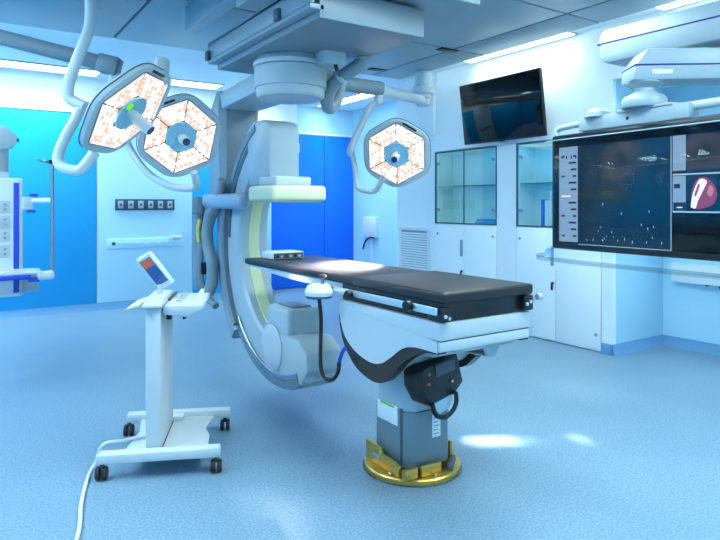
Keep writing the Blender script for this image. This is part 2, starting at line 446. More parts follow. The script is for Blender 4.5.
# ================================================================== BUILT-IN CABINETS
def cabinet(y0, y1, label):
    t = thing('glass_cabinet', (XC, (y0 + y1) / 2, 0), label, 'cabinet', 'built-in glass front cabinets')
    ym = (y0 + y1) / 2; zb, z1, z2 = 0.0, 1.17, 2.065
    body = MB()
    body.box(XC + .02, XC + .30, y0, y0 + .02, zb, z2).box(XC + .02, XC + .30, y1 - .02, y1, zb, z2)
    body.box(XC + .02, XC + .30, y0, y1, z2 - .02, z2).box(XC + .02, XC + .30, y0, y1, z1 - .03, z1)
    body.box(XC + .285, XC + .30, y0, y1, zb, z2).box(XC + .02, XC + .30, y0, y1, zb, .04)
    body.build('body', M_CABIN, t)
    fr = MB(); w = .012
    fr.box(XC - .004, XC + .02, y0, y1, z2 - w, z2).box(XC - .004, XC + .02, y0, y1, z1, z1 + w)
    fr.box(XC - .004, XC + .02, y0, y0 + w, z1 + w, z2 - w).box(XC - .004, XC + .02, y1 - w, y1, z1 + w, z2 - w)
    fr.build('frame', mat('cabinet_frame', (70, 100, 112), .35, .3), t)
    sh = MB().box(XC + .03, XC + .28, y0 + .022, y1 - .022, 1.625, 1.637, .002).build('shelf', M_SHELF, t)
    for s, (a0, a1) in enumerate(((y0 + w, ym - .003), (ym + .003, y1 - w))):
        d = MB().box(XC, XC + .008, a0, a1, z1 + w + .004, z2 - w - .004).build('glass_door', M_GLASS, t)
        yh_ = a0 if s == 0 else a1
        for zz in (1.34, 1.92):
            sy = 1 if s == 0 else -1
            MB().cyl((XC - .012, yh_ + sy * .045, zz), (XC + .02, yh_ + sy * .045, zz), .017, 12).build('hinge', M_STEEL, d)
        yk = ym + (-.045 if s == 0 else .045)
        if s == 1:
            MB().cyl((XC - .03, yk, 1.27), (XC - .03, yk, 1.55), .007, 10).cyl((XC - .03, yk, 1.29), (XC, yk, 1.29), .006, 8).cyl((XC - .03, yk, 1.53), (XC, yk, 1.53), .006, 8).build('handle', M_CHROME, d)
    MB().box(XC - .005, XC + .002, ym - .008, ym + .008, z1 + .004, z2 - .004, .002).build('middle_seal', mat('cabinet_frame', (70, 100, 112)), t)
    for s, (a0, a1) in enumerate(((y0 + .004, ym - .003), (ym + .003, y1 - .004))):
        d = MB().box(XC - .004, XC + .02, a0, a1, .012, z1 - .008, .003).build('door', mat('cabinet_laminate', (244, 246, 246), .3, var=.01), t)
        yh_ = a0 + .05 if s == 0 else a1 - .05
        for zz in (.16, 1.04):
            MB().cyl((XC - .010, yh_, zz), (XC, yh_, zz), .016, 12).build('hinge_cap', M_STEEL, d)
        if s == 1:
            MB().box(XC - .022, XC - .002, a0 + .012, a0 + .05, .78, .98, .008).build('handle', M_STEEL, d)
            MB().cyl((XC - .02, a0 + .03, .60), (XC, a0 + .03, .60), .014, 12).box(XC - .03, XC - .018, a0 + .015, a0 + .04, .53, .60, .004).build('lock', M_BLACK, d)
    return t
cabinet(4.89, 5.95, 'white built-in cabinet with glass doors beside the louvred vent')
cabinet(3.55, 4.60, 'white built-in cabinet with glass doors at the end of the wall by the recess')
tag(MB().box(XC + .06, XC + .26, 4.96, 5.30, 1.171, 1.205, .01).box(XC + .07, XC + .25, 4.97, 5.29, 1.205, 1.235, .012).build('blue_tray', mat('tray_blue', (70, 150, 205), .4)),
    'low blue tray on the cabinet floor behind the glass', 'tray')
pb = onX(549, 209, XC + .15)
tb = thing('blue_binder', (XC + .15, pb.y, 1.17), 'blue folder standing on the floor of the cabinet by the monitor', 'folder')
MB().box(XC + .06, XC + .28, pb.y - .008, pb.y + .035, 1.171, 1.46, .01).build('cover', M_BLUE, tb)
MB().box(XC + .07, XC + .275, pb.y - .045, pb.y - .009, 1.18, 1.45, .004).build('pages', M_WHITE, tb)

# ------------------------------------------------------------------ louvred vent on the block wall
v0 = onX(399, 226, XC); v1 = onX(430.5, 226, XC)
zt = v0.z; zb = onX(399, 290, XC).z
vt = thing('wall_vent', (XC, (v0.y + v1.y) / 2, zb), 'white louvred vent grille set in the wall beside the glass cabinet', 'vent')
ya, yb = v1.y, v0.y
MB().box(XC - .014, XC + .001, ya, yb, zt - .05, zt, .003).box(XC - .014, XC + .001, ya, yb, zb, zb + .05, .003).box(XC - .014, XC + .001, ya, ya + .06, zb + .05, zt - .05, .003).box(XC - .014, XC + .001, yb - .06, yb, zb + .05, zt - .05, .003).build('frame', M_WHITE, vt)
MB().box(XC - .003, XC + .0005, ya + .05, yb - .05, zb + .04, zt - .04).build('backing', M_GREY, vt)
ns = int((zt - zb - .1) / .033); sl = None
for k in range(ns):
    z = zb + .055 + k * .033
    MB().prism([(XC - .013, z), (XC - .003, z + .018), (XC - .003, z + .024), (XC - .013, z + .008)], ya + .06, yb - .06, 'y').build('slat', M_WHITE, vt)

# ------------------------------------------------------------------ wall phone box on the far right wall
q0 = onX(365.5, 217, XR); q1 = onX(378.5, 238, XR)
bx = thing('wall_box', (XR, (q0.y + q1.y) / 2, q1.z), 'white wall box with a black hooked cord beside the blue door', 'wall box')
MB().box(XR - .06, XR - .001, q1.y, q0.y, q1.z, q0.z, .012).build('case', M_WHITE, bx)
MB().tube([onX(374, 238, XR - .07), onX(369, 238, XR - .09), onX(365, 242, XR - .10), onX(363, 249, XR - .10)], .014, 8, 4).build('cord', M_BLACK, bx)
MB().box(XR - .02, XR - .001, (q0.y + q1.y) / 2 - .02, (q0.y + q1.y) / 2 + .02, .4, q1.z - .002, .005).build('conduit', M_WALL, bx)

# ------------------------------------------------------------------ wall outlets on the back wall
o0 = onY(115, 199, YB - .02); o1 = onY(174, 210, YB - .02)
op = thing('outlet_panel', ((o0.x + o1.x) / 2, YB - .02, o1.z), 'dark grey wall strip holding six pale square outlets', 'outlet panel')
MB().box(o0.x, o1.x, YB - .045, YB - .0195, o1.z, o0.z, .004).build('backplate', mat('outlet_dark', (52, 78, 100), .4), op)
for k in range(6):
    xx = o0.x + (o1.x - o0.x) * (k + .5) / 6; zz = (o0.z + o1.z) / 2
    s_ = MB().box(xx - .035, xx + .035, YB - .056, YB - .045, zz - .052, zz + .052, .006).build('outlet', M_PALE, op)
    MB().cyl((xx, YB - .066, zz), (xx, YB - .056, zz), .018, 12).build('socket', M_DARKG, s_)
r0 = onY(106, 239, YB - .02); r1 = onY(181, 246, YB - .02)
rl = thing('wall_rail', ((r0.x + r1.x) / 2, YB - .02, r1.z), 'pale narrow gas outlet rail under the strip of six outlets', 'wall rail')
MB().box(r0.x, r1.x, YB - .05, YB - .0195, r1.z, r0.z, .006).build('channel', M_WALLL, rl)
for k in range(11):
    xx = r0.x + .09 + k * (r1.x - r0.x - .18) / 10; zz = (r0.z + r1.z) / 2
    MB().cyl((xx, YB - .062, zz), (xx, YB - .05, zz), .022 if k else .024, 12).build('gas_outlet', M_DARKG if k == 0 else M_WALLL, rl)
MB().box(r1.x - .16, r1.x - .01, YB - .09, YB - .05, r0.z - .02, r0.z + .02, .006).build('end_bracket', M_WHITE, rl)

# ------------------------------------------------------------------ small wall console in the right recess
k0 = onX(675, 263, XR); k1 = onX(760, 281, XR)
kc = thing('recess_console', (XR, k0.y, k1.z), 'pale wall console with a black hook behind the large monitor', 'wall console')
MB().box(XR - .08, XR - .001, k0.y - 1.0, k0.y, onX(675, 281, XR).z, onX(675, 262, XR).z, .01).build('case', M_WHITE, kc)
hk = onX(706, 285, XR - .06)
MB().tube([hk, hk + Vector((0, -.10, .03)), hk + Vector((0, -.14, -.02)), hk + Vector((0, -.28, -.02))], .016, 8).tube([hk + Vector((0, -.02, .03)), hk + Vector((0, -.02, .12))], .018, 8).tube([hk + Vector((0, 0, 0)), hk + Vector((0, -.02, .03))], .018, 8).build('hook', M_BLACK, kc)

# ================================================================== WALL TELEVISION
def quad_frame(bl, br, tl):
    x = (br - bl); w = x.length; x = x / w
    y = (tl - bl); h = y.length; y = y / h
    n = x.cross(y).normalized()
    return w, h, frame(bl, x, y, n)
tvbl, tvbr = Vector((5.0, 5.31, 2.105)), Vector((5.0, 4.13, 2.105))
tvtl = Vector((4.915, 5.31, 2.79))
w_, h_, MT = quad_frame(tvbl, tvbr, tvtl)
tv = thing('wall_television', (5.05, 4.72, 2.1), 'black flat television tilted down on the wall above the glass cabinets', 'television')
MB(MT).box(0, w_, 0, h_, -.045, -.001, .008).build('casing', M_BLACK, tv)
MB(MT).box(.012, w_ - .012, .022, h_ - .012, -.0015, .0015, .001).build('screen', M_SCREEN, tv)
MB(MT).box(w_ * .47, w_ * .53, -.008, .004, -.02, .002, .003).build('sensor_bar', M_BLACK, tv)
MB().box(5.03, XC - .001, 4.5, 4.94, 2.28, 2.60, .008).build('wall_bracket', M_DARKG, tv)

# ================================================================== OPERATING TABLE
TX0, TX1, TY0, TY1, TZ = 1.755, 2.33, 1.99, 4.19, 1.02
PX, PY = 2.05, 2.58
ot = thing('operating_table', (PX, PY, 0), 'operating table with a black mattress on a grey pedestal and gold base plate', 'operating table')
MB().box(TX0, TX1, TY0, 2.72, TZ - .05, TZ, .014, seg=3).build('mattress', M_LEATHER, ot)
MB().box(TX0 + .01, TX1 - .01, 2.722, TY1, TZ - .05, TZ - .008, .012, seg=3).build('mattress_extension', M_LEATHER, ot)
MB().prism([(2.70, TZ - .051), (TY1 - .01, TZ - .051), (TY1 - .03, TZ - .066), (3.5, TZ - .095), (2.70, TZ - .105)], TX0 + .03, TX1 - .03, 'x', bev=.006).build('tabletop_board', M_OFFW, ot)
MB().box(TX0 + .02, TX1 - .015, TY0 + .03, 2.85, .885, TZ - .051, .006).build('tabletop_frame', M_TBLK, ot)
MB().box(TX0 - .005, TX0 + .05, TY0 + .005, TY0 + .11, .888, .955, .008).build('frame_corner', M_TBLK, ot)
MB().box(TX1 - .06, TX1 + .004, TY0 + .005, TY0 + .08, .892, .965, .008).build('frame_corner', M_TBLK, ot)
for x, z in ((TX0 + .012, .915), (TX0 + .034, .905), (TX1 - .045, .925), (TX1 - .02, .935)):
    MB().cyl((x, TY0 - .003, z), (x, TY0 + .008, z), .008, 10).build('bolt', M_CHROME, ot)
rail = MB().box(TX0 - .03, TX0 - .018, TY0 + .02, 2.98, .922, .955, .003).build('side_rail', M_CHROME, ot)
for y in (2.10, 2.45, 2.80):
    MB().cyl((TX0 - .02, y, .938), (TX0 + .03, y, .938), .011, 10).build('rail_post', M_STEEL, rail)
rail2 = MB().box(TX1 + .018, TX1 + .03, TY0 + .02, 2.98, .922, .955, .003).build('side_rail', M_CHROME, ot)
for y in (2.10, 2.45, 2.80):
    MB().cyl((TX1 - .02, y, .938), (TX1 + .02, y, .938), .011, 10).build('rail_post', M_STEEL, rail2)
MB().cyl((TX1 + .02, TY0 - .0, .955), (TX1 + .05, TY0 + .0, .955), .016, 12).build('rail_stop', M_CHROME, ot)
for px, py in ((348, 295), (407, 306)):
    c = onX(px, py, TX0 - .05)
    kn = MB().cyl(c + Vector((-.012, 0, 0)), c + Vector((.018, 0, 0)), .025, 20).build('knob', M_BLACK, ot)
    MB().cyl(c + Vector((.016, 0, 0)), c + Vector((.035, 0, 0)), .010, 10).build('stud', M_STEEL, kn)
# white housing with a seam
MB().box(TX0, TX1 + .005, TY0 + .025, 2.86, .805, .884, .006).build('upper_housing', M_OFFW, ot)
MB().box(TX0 + .003, TX1 + .002, TY0 + .028, 2.857, .755, .8005, .005).build('lower_housing', M_OFFW, ot)
MB().box(TX0 + .006, TX1 - .001, TY0 + .031, 2.85, .80, .8055).build('housing_seam', M_DARKG, ot)
# side cheeks: S-shaped dark rim with a pale inset
def interp(pts, n=6):
    out = []
    for i in range(len(pts) - 1):
        p0, p1, p2, p3 = [Vector(pts[j]) for j in (max(0, i - 1), i, i + 1, min(len(pts) - 1, i + 2))]
        for k in range(n):
            t = k / n
            out.append(0.5 * ((2 * p1) + (p2 - p0) * t + (2 * p0 - 5 * p1 + 4 * p2 - p3) * t * t + (3 * p1 - p0 - 3 * p2 + p3) * t ** 3))
    out.append(Vector(pts[-1])); return out
outer = interp([(2.855, .86), (2.845, .74), (2.79, .63), (2.68, .545), (2.54, .51), (2.44, .525), (2.36, .585), (2.29, .65), (2.20, .705), (2.12, .735), (2.03, .745)])
inner = interp([(2.847, .858), (2.838, .80), (2.79, .70), (2.69, .635), (2.56, .605), (2.46, .615), (2.37, .665), (2.28, .725), (2.19, .748), (2.10, .752), (2.03, .752)])
for x0, x1, xi in ((TX0 + .002, TX0 + .05, TX0 - .004), (TX1 - .045, TX1 + .003, TX1 + .005)):
    ck = MB().prism([tuple(p) for p in outer] + [(2.03, .756), (2.84, .756)], x0, x1, 'x').build('side_cheek', M_TRBR, ot)
    xa, xb = (xi, x0 + .004) if xi < x0 else (x1 - .004, xi + .004)
    MB().prism([tuple(p) for p in inner] + [(2.03, .80), (2.846, .86)], xa, xb, 'x').build('cheek_panel', M_OFFW, ck)
# belly between the cheeks
belly = interp([(2.80, .755), (2.77, .66), (2.68, .575), (2.56, .545), (2.45, .56), (2.36, .63), (2.25, .69), (2.10, .715), (2.06, .755)])
MB().prism([tuple(p) for p in belly], TX0 + .051, TX1 - .046, 'x').build('belly', M_PALE, ot)
MB().prism([(2.06, .754), (2.06, .735), (2.16, .70), (2.24, .72), (2.24, .754)], TX0 + .12, TX1 - .12, 'x', bev=.004).build('tilt_joint', M_STEEL, ot)
MB().cyl((TX1 - .17, 2.10, .715), (TX1 - .17, 2.30, .70), .05, 20).build('drive_drum', M_STEEL, ot)
# pedestal
def oct_(cx, cy, hx, hy, c):
    return [(cx - hx + c, cy - hy), (cx + hx - c, cy - hy), (cx + hx, cy - hy + c), (cx + hx, cy + hy - c), (cx + hx - c, cy + hy), (cx - hx + c, cy + hy), (cx - hx, cy + hy - c), (cx - hx, cy - hy + c)]
MB().prism(oct_(PX, PY, .15, .165, .045), .06, .345, 'z', bev=.006).build('column', M_PED, ot)
MB().prism(oct_(PX + .0, PY + .0, .142, .157, .045), .345, .60, 'z', bev=.004).build('column_sleeve', M_PALE, ot)
MB().box(PX - .153, PX - .149, PY - .07, PY + .11, .26, .36, .002).build('column_label', M_WHITE, ot)
MB().box(PX - .1545, PX - .152, PY - .04, PY + .08, .345, .358, .0005).build('green_tab', mat('green_tab', (120, 190, 50), .4), ot)
MB().box(PX - .156, PX - .148, PY - .11, PY - .095, .08, .36, .002).build('column_seam', M_DARKG, ot)
lab = MB().box(PX + .0, PX + .055, PY - .1668, PY - .164, .20, .32, .0005).build('warning_label', M_WHITE, ot)
for k in range(5):
    MB().box(PX + .008, PX + .046 - .008 * (k % 2), PY - .1672, PY - .1667, .215 + k * .02, .221 + k * .02).build('label_line', M_GREY, lab)
# gold base
MB().lathe([(.245, 0.001), (.258, .006), (.258, .026), (.252, .032), (.06, .034)], (PX, PY, 0), n=56).build('base_plate', M_GOLD, ot)
MB().lathe([(.262, 0.0), (.266, .003), (.262, .006), (.2, .006)], (PX, PY, 0), n=56).build('floor_ring', M_DARKG, ot)
br = MB()
br.prism([(PY - .14, .033), (PY + .15, .033), (PY + .15, .14), (PY + .02, .125), (PY + .01, .10), (PY - .10, .095), (PY - .14, .08)], PX - .20, PX - .178, 'x', bev=.003)
br.box(PX - .20, PX - .12, PY - .20, PY - .17, .033, .085, .004)
br.build('base_bracket', M_GOLD, ot)
MB().box(PX - .10, PX + .03, PY - .205, PY - .185, .033, .085, .004).build('base_bracket', M_GOLD, ot)
MB().box(PX + .165, PX + .185, PY - .12, PY + .1, .033, .13, .004).build('base_bracket', M_GOLD, ot)
MB().box(PX - .203, PX - .2, PY + .02, PY + .08, .065, .09, .001).build('type_plate', M_GREY, ot)
ML = frame(Vector((PX + .11, PY - .19, .05)), Vector((.75, .55, .30)).normalized(), Vector((-.55, .8, 0)).normalized(), Vector((0, 0, 1)))
MB(ML).box(-.05, .05, -.014, .014, -.012, .016, .005).build('foot_lever', M_DARKG, ot)
for k in range(6):
    t_ = k * math.pi / 3 + .4
    MB().cyl((PX + .225 * math.cos(t_), PY + .225 * math.sin(t_), .031), (PX + .225 * math.cos(t_), PY + .225 * math.sin(t_), .042), .012, 6).build('base_bolt', M_STEEL, ot)
# black drive box with bow handle, in front of the column, turned a little
cb = onY(436, 380, 2.36)
rz = math.radians(6)
MC = frame(cb, Vector((math.cos(rz), math.sin(rz), .12)).normalized() * 1.18, Vector((-math.sin(rz), math.cos(rz), 0)), Vector((-.12, 0, 1)).normalized() * 1.15)
dbx = MB(MC).prism([(-.115, .085), (.10, .105), (.125, -.035), (.06, -.075), (-.085, -.085), (-.12, .0)], -.05, .09, 'y', bev=.008).build('drive_box', M_TBLK, ot)
MB(MC).box(-.045, .075, -.058, -.049, .035, .085, .003).build('drive_cover', M_DARKG, dbx)
MB(MC).box(-.05, .08, -.060, -.050, .083, .094, .003).build('drive_shelf', M_BLACK, dbx)
hp = [(-.085, -.06, -.07), (-.075, -.066, -.115), (-.03, -.068, -.142), (.02, -.068, -.135), (.055, -.064, -.105), (.06, -.06, -.06)]
MB(MC).tube(hp, .011, 10, 5).build('bow_handle', M_BLACK, dbx)
MB(MC).prism([(-.072, -.072), (-.062, -.108), (-.03, -.128), (.014, -.123), (.042, -.1), (.046, -.068)], -.05, -.044, 'y').build('grip_plate', mat('grip_plate', (190, 214, 228), .3), dbx)
for dx in (-.09, -.085):
    MB(MC).cyl((dx, -.06, .02 + (dx + .09) * 8), (dx, -.05, .02 + (dx + .09) * 8), .007, 8).build('button', mat('button_brass', (190, 130, 60), .4), dbx)
MB(MC).cyl((.05, -.06, -.01), (.05, -.05, -.01), .006, 8).build('button', M_CHROME, dbx)

# ------------------------------------------------------------------ rail mounted control pod
pc = onX(319, 290, TX0 - .09)
pod = thing('table_control_pod', (pc.x, pc.y, pc.z - .03), 'white control pod with a knob clamped to the operating table side', 'control pod')
MB().lathe([(.055, -.035), (.075, -.028), (.08, -.006), (.066, .022), (.045, .032)], pc, n=28).build('shell', M_WHITE, pod)
MB().lathe([(.07, -.042), (.074, -.038), (.07, -.034)], pc, n=28).build('underside', M_DARKG, pod)
kb = MB().cyl(pc + Vector((.01, -.02, .025)), pc + Vector((.01, -.02, .07)), .010, 12).build('clamp_screw', M_STEEL, pod)
MB().lathe([(.012, .065), (.024, .07), (.024, .082), (.012, .088)], pc + Vector((.01, -.02, 0)), n=14).build('clamp_knob', mat('copper_knob', (110, 72, 66), .35, .5), kb)
MB().box(pc.x, TX0 - .0305, pc.y - .05, pc.y - .01, pc.z - .01, pc.z + .025, .006).build('clamp_arm', M_STEEL, pod)
cd = pc.x
MB().tube([pc + Vector((.0, -.0, -.04)), W(321, 320, 3.42), W(320.5, 350, 3.42), W(321, 368, 3.41), W(325, 378, 3.38), (W(333, 379, 3.32)), W(338, 372, 3.27), W(339, 362, 3.25)], .011, 10, 6).build('cable', M_RUBBER, pod)
MB().tube([W(339, 362, 3.25), W(342, 353, 3.225), W(345, 348, 3.205)], .010, 8, 4).build('cable_end', M_BLUE, pod)

# ------------------------------------------------------------------ small white device on the table
dv = W(286, 253, 4.18)
dv = Vector((1.995, 4.03, TZ - .006))
dx_ = thing('table_device', dv, 'small white box with dark ports lying on the table end', 'device')
MD = frame(dv, Vector((1, 0, 0)), Vector((0, 1, 0)), Vector((0, 0, 1)))
MB(MD).box(-.125, .125, -.10, .10, .0, .05, .008).build('case', M_WHITE, dx_)
fp = MB(MD).box(-.118, .118, -.103, -.099, .005, .044, .002).build('port_panel', M_DARKG, dx_)
for k in range(6):
    MB(MD).box(-.10 + k * .035, -.08 + k * .035, -.1055, -.1025, .012, .034 - .008 * (k % 2), .001).build('port', M_PALE if k % 2 else M_BLACK, dx_)

# ================================================================== C-ARM
CX, CY, CZ = 1.97, 3.83, 1.11
ca = thing('c_arm', (CX, CY, 2.22), 'pale grey ceiling-hung C-arm x-ray machine curving around the table end', 'x-ray machine')
ringx0, ringx1 = CX - .12, CX + .12
MB().arc(CY, CZ, .66, .94, ringx0, ringx1, -118, 72, 60, .02).build('arm', M_PALE, ca)
MB().arc(CY, CZ, .652, .664, CX - .045, CX + .045, -70, 42, 40, .003).build('inner_strip', M_YELL, ca)
MB().arc(CY, CZ, .90, .955, ringx0 - .012, ringx0 + .02, -112, 68, 60, .004).build('edge_track', M_MID, ca)
MB().arc(CY, CZ, .84, .885, ringx0 - .004, ringx0 + .01, 2, 66, 30, .002).build('edge_slot', M_DARKG, ca)
MB().arc(CY, CZ, .90, .955, ringx1 - .02, ringx1 + .012, -112, 68, 60, .004).build('edge_track', M_MID, ca)
# guide shoe
MB().arc(CY, CZ, .93, 1.07, ringx0 - .04, ringx1 + .04, -46, 28, 30, .03).build('guide_shoe', M_GREY, ca)
MB().arc(CY, CZ, .90, .935, ringx0 - .05, ringx0 - .005, -44, 26, 30, .01).build('shoe_lip', M_MID, ca)
# column and horizontal arm
col = MB()
def tapered(mb, secs):
    vs = []; fs = []; n = 8
    for (x0, x1, y0, y1, z, c) in secs:
        vs += [(x0 + c, y0, z), (x1 - c, y0, z), (x1, y0 + c, z), (x1, y1 - c, z), (x1 - c, y1, z), (x0 + c, y1, z), (x0, y1 - c, z), (x0, y0 + c, z)]
    for i in range(len(secs) - 1):
        for k in range(n):
            fs.append((i * n + k, i * n + (k + 1) % n, (i + 1) * n + (k + 1) % n, (i + 1) * n + k))
    fs.append(list(range(n))[::-1]); fs.append(list(range((len(secs) - 1) * n, len(secs) * n)))
    return mb.add(vs, fs)
tapered(col, [(CX - .13, CX + .12, 4.84, 5.18, 1.30, .04), (CX - .12, CX + .14, 4.86, 5.20, 1.55, .04), (CX - .14, CX + .20, 4.84, 5.16, 1.95, .05), (CX - .14, CX + .22, 4.84, 5.12, 2.22, .05), (CX - .11, CX + .20, 4.88, 5.06, 2.36, .05)])
col.build('column', M_GREY, ca)
MB().prism([(CX - .20, 3.95), (CX + .20, 3.95), (CX + .205, 4.9), (CX + .17, 5.07), (CX - .08, 5.10), (CX - .115, 4.95)], 2.20, 2.345, 'z', bev=.02).build('horizontal_arm', M_PALE, ca)
tt = MB().lathe([(.15, 2.14), (.225, 2.145), (.238, 2.16), (.24, 2.21), (.252, 2.215), (.253, 2.35), (.245, 2.355)], (CX, CY + .02, 0), n=56).build('turntable', M_PALE, ca)
MB().lathe([(.235, 2.355), (.262, 2.36), (.262, 2.385), (.23, 2.425)], (CX, CY + .02, 0), n=56).build('turntable_collar', M_OFFW, tt)
# carriage cross grip at the near side
MB().box(ringx0 - .13, ringx0 - .012, 4.22, 5.04, 1.37, 1.49, .05, seg=4).build('cross_grip', mat('grip_blue_grey', (150, 168, 190), .4), ca)
MB().cyl((ringx0 - .08, 4.72, 1.48), (ringx0 - .08, 4.64, 1.60), .035, 16).build('brake_lever', M_GREY, ca)
# detector head
hd = MB().prism([(4.30, 1.54), (3.93, 1.54), (3.93, 1.94), (3.96, 1.99), (4.08, 2.02), (4.22, 2.02), (4.34, 1.96)], CX - .125, CX + .115, 'x', bev=.02).build('detector_head', M_PALE, ca)
MB().box(CX + .110, CX + .150, 3.99, 4.06, 1.78, 1.86, .012).build('side_button', M_OFFW, hd)
MB().box(CX - .14, CX + .14, 3.80, 4.08, 1.535, 1.60, .014).build('collar', M_OFFW, hd)
dt = MB().box(CX - .21, CX + .21, 3.70, 4.12, 1.425, 1.535, .028, seg=3).build('detector_panel', M_CREAM, ca)
MB().box(CX - .18, CX + .18, 3.73, 4.09, 1.418, 1.426, .003).build('detector_face', M_OFFW, dt)
# x-ray tube below the table
MB().box(CX - .125, CX + .13, 3.64, 3.98, .42, .70, .03, seg=3).build('tube_housing', M_PALE, ca)
MB().prism([(4.02, .215), (3.86, .165), (3.62, .17), (3.46, .24), (3.37, .35), (3.39, .46), (3.50, .53), (4.02, .53)], CX - .13, CX + .14, 'x', bev=.02).build('tube_shell', M_PALE, ca)
MB().lathe([(.155, 0), (.162, .008), (.15, .016)], (CX - .128, 3.88, .41), (-1, 0, 0), 36).build('tube_cover', M_OFFW, ca)
MB().arc(CY, CZ, .86, .895, ringx0 - .020, ringx0 - .005, -112, -42, 30, .004).build('silver_trim', M_STEEL, ca)
MB().box(CX - .07, CX + .07, 3.68, 3.90, .70, .712, .006).build('tube_window', M_MID, ca)
# hose bundle behind the column
hb = MB().tube([W(199, 205, 5.15), W(198, 235, 5.15), W(198, 265, 5.15), W(199, 288, 5.15)], .042, 12, 4).build('hose', M_HOSE, ca)
MB().tube([W(226, 196, 4.92), W(216, 206, 5.0), W(208, 225, 5.05), W(208, 245, 5.05), W(212, 262, 5.0), W(212, 282, 5.0), W(208, 294, 5.0)], .048, 12, 5).build('hose', M_HOSE, ca)
MB().tube([W(210, 200, 5.1), W(206, 225, 5.1), W(201, 250, 5.1), W(200, 275, 5.1), W(206, 295, 5.1), W(216, 306, 5.0)], .030, 12, 5).build('hose', M_HOSE, ca)
MB().tube([W(200, 220, 5.08), W(198, 230, 5.06), W(199, 242, 5.07)], .018, 8, 4).build('yellow_cable', mat('yellow_cable', (205, 200, 110), .5), ca)
hc = W(200, 206, 5.15)
MB().cyl(hc + Vector((0, 0, -.07)), hc + Vector((0, 0, .075)), .062, 20).build('hose_joint', M_MID, ca)
MB().box(hc.x, CX + .02, hc.y - .04, hc.y + .04, hc.z - .03, hc.z + .05, .01).build('hose_bracket', M_MID, ca)
hk2 = W(203, 268, 5.12)
MB().box(hk2.x - .03, hk2.x + .06, hk2.y - .05, hk2.y + .05, hk2.z - .05, hk2.z + .05, .01).build('hose_clip', M_BLACK, ca)

# ------------------------------------------------------------------ ceiling carriage of the C-arm
cc = thing('ceiling_carriage', (2.1, 3.6, 3.0), 'grey ceiling carriage with rails and cable hose above the C-arm turntable', 'ceiling carriage')
MB().prism([(1.66, 2.9), (2.40, 2.9), (2.40, 3.56), (2.28, 3.60), (2.28, 4.46), (1.66, 4.46)], 2.425, 2.60, 'z', bev=.008).build('lower_carriage', M_MID, cc)
MB().box(1.60, 1.69, 2.9, 4.50, 2.47, 2.50, .004).box(1.60, 1.63, 2.9, 4.50, 2.50, 2.62, .004).box(1.60, 1.69, 2.9, 4.50, 2.60, 2.63, .004).build('side_channel', M_GREY, cc)
for y in (3.25, 4.44):
    MB().box(1.575, 1.62, y, y + .06, 2.49, 2.56, .006).build('end_stop', M_DARKG, cc)
MB().box(1.45, 2.68, 2.7, 3.58, 2.62, 2.74, .012).build('bridge', M_GREY, cc)
MB().box(1.5, 2.6, 2.75, 3.50, 2.74, 2.80, .004).build('bridge_roof', M_MID, cc)
for x in (1.6, 2.5):
    MB().box(x - .05, x + .05, 1.6, 4.9, 2.80, 3.0, .006).build('ceiling_rail', M_GREY, cc)
bxp = W(329, 52, 4.14)
MB().box(bxp.x - .085, bxp.x + .085, bxp.y - .085, bxp.y + .085, bxp.z - .095, 2.63, .008).build('junction_box', M_PALE, cc)
MB().cyl(W(335, 62, 4.1) , W(337, 71, 4.12), .014, 10).build('cable_gland', M_BLACK, cc)
fl = W(365, 46, 4.22)
MB().box(fl.x - .11, fl.x + .11, fl.y - .06, fl.y + .08, 2.595, 2.622, .006).build('hose_flange', M_MID, cc)
for dx, dy in ((-.09, -.04), (.09, -.04), (-.09, .06), (.09, .06)):
    MB().cyl((fl.x + dx, fl.y + dy, 2.58), (fl.x + dx, fl.y + dy, 2.596), .012, 6).build('flange_bolt', M_STEEL, cc)
MB().cyl((fl.x, fl.y, fl.z + .1), W(363.5, 59, 4.25), .062, 20).build('hose_elbow', M_GREY, cc)
MB().tube([W(364, 55, 4.25), W(361, 63, 4.26), W(352, 70, 4.28), W(341, 77, 4.32), W(332, 86, 4.36), W(327.5, 97, 4.40), W(327.5, 106, 4.45), W(332, 107, 4.55), W(337, 98, 4.62), W(339, 86, 4.62), W(334, 78, 4.55), W(322, 75, 4.48)], .048, 14, 6).build('cable_hose', M_HOSE, cc)
MB().cyl(W(342.5, 75.5, 4.312), W(339.5, 78.5, 4.325), .058, 20).build('hose_clamp', M_PALE, cc)
MB().cyl(W(337, 70, 4.2), W(340, 76, 4.25), .010, 8).build('clamp_link', M_DARKG, cc)

# ================================================================== SURGICAL LAMPS
def rhex(R, cr, rot=0, n=4):
    pts = []
    for k in range(6):
        a = math.radians(60 * k)
        vtx = Vector((math.cos(a), math.sin(a))) * R
        d0 = (Vector((math.cos(a - math.pi / 3), math.sin(a - math.pi / 3))) * R - vtx).normalized()
        d1 = (Vector((math.cos(a + math.pi / 3), math.sin(a + math.pi / 3))) * R - vtx).normalized()
        q0 = vtx + d0 * cr; q1 = vtx + d1 * cr
        for i in range(n + 1):
            t = i / n
            pts.append(q0 * (1 - t) ** 2 + vtx * 2 * t * (1 - t) + q1 * t * t)
    return pts
RIN = .29
def loft_hex(mb, secs, mi=0):
    # secs: (R, corner, z)
    vs = []; n = 30
    for R, cr, z in secs:
        for p in rhex(R, cr): vs.append((p.x, p.y, z))
    fs = [(i * n + k, i * n + (k + 1) % n, (i + 1) * n + (k + 1) % n, (i + 1) * n + k) for i in range(len(secs) - 1) for k in range(n)]
    fs.append(list(range(n))[::-1]); fs.append(list(range((len(secs) - 1) * n, len(secs) * n)))
    return mb.add(vs, fs, mi)
MODULES = {}
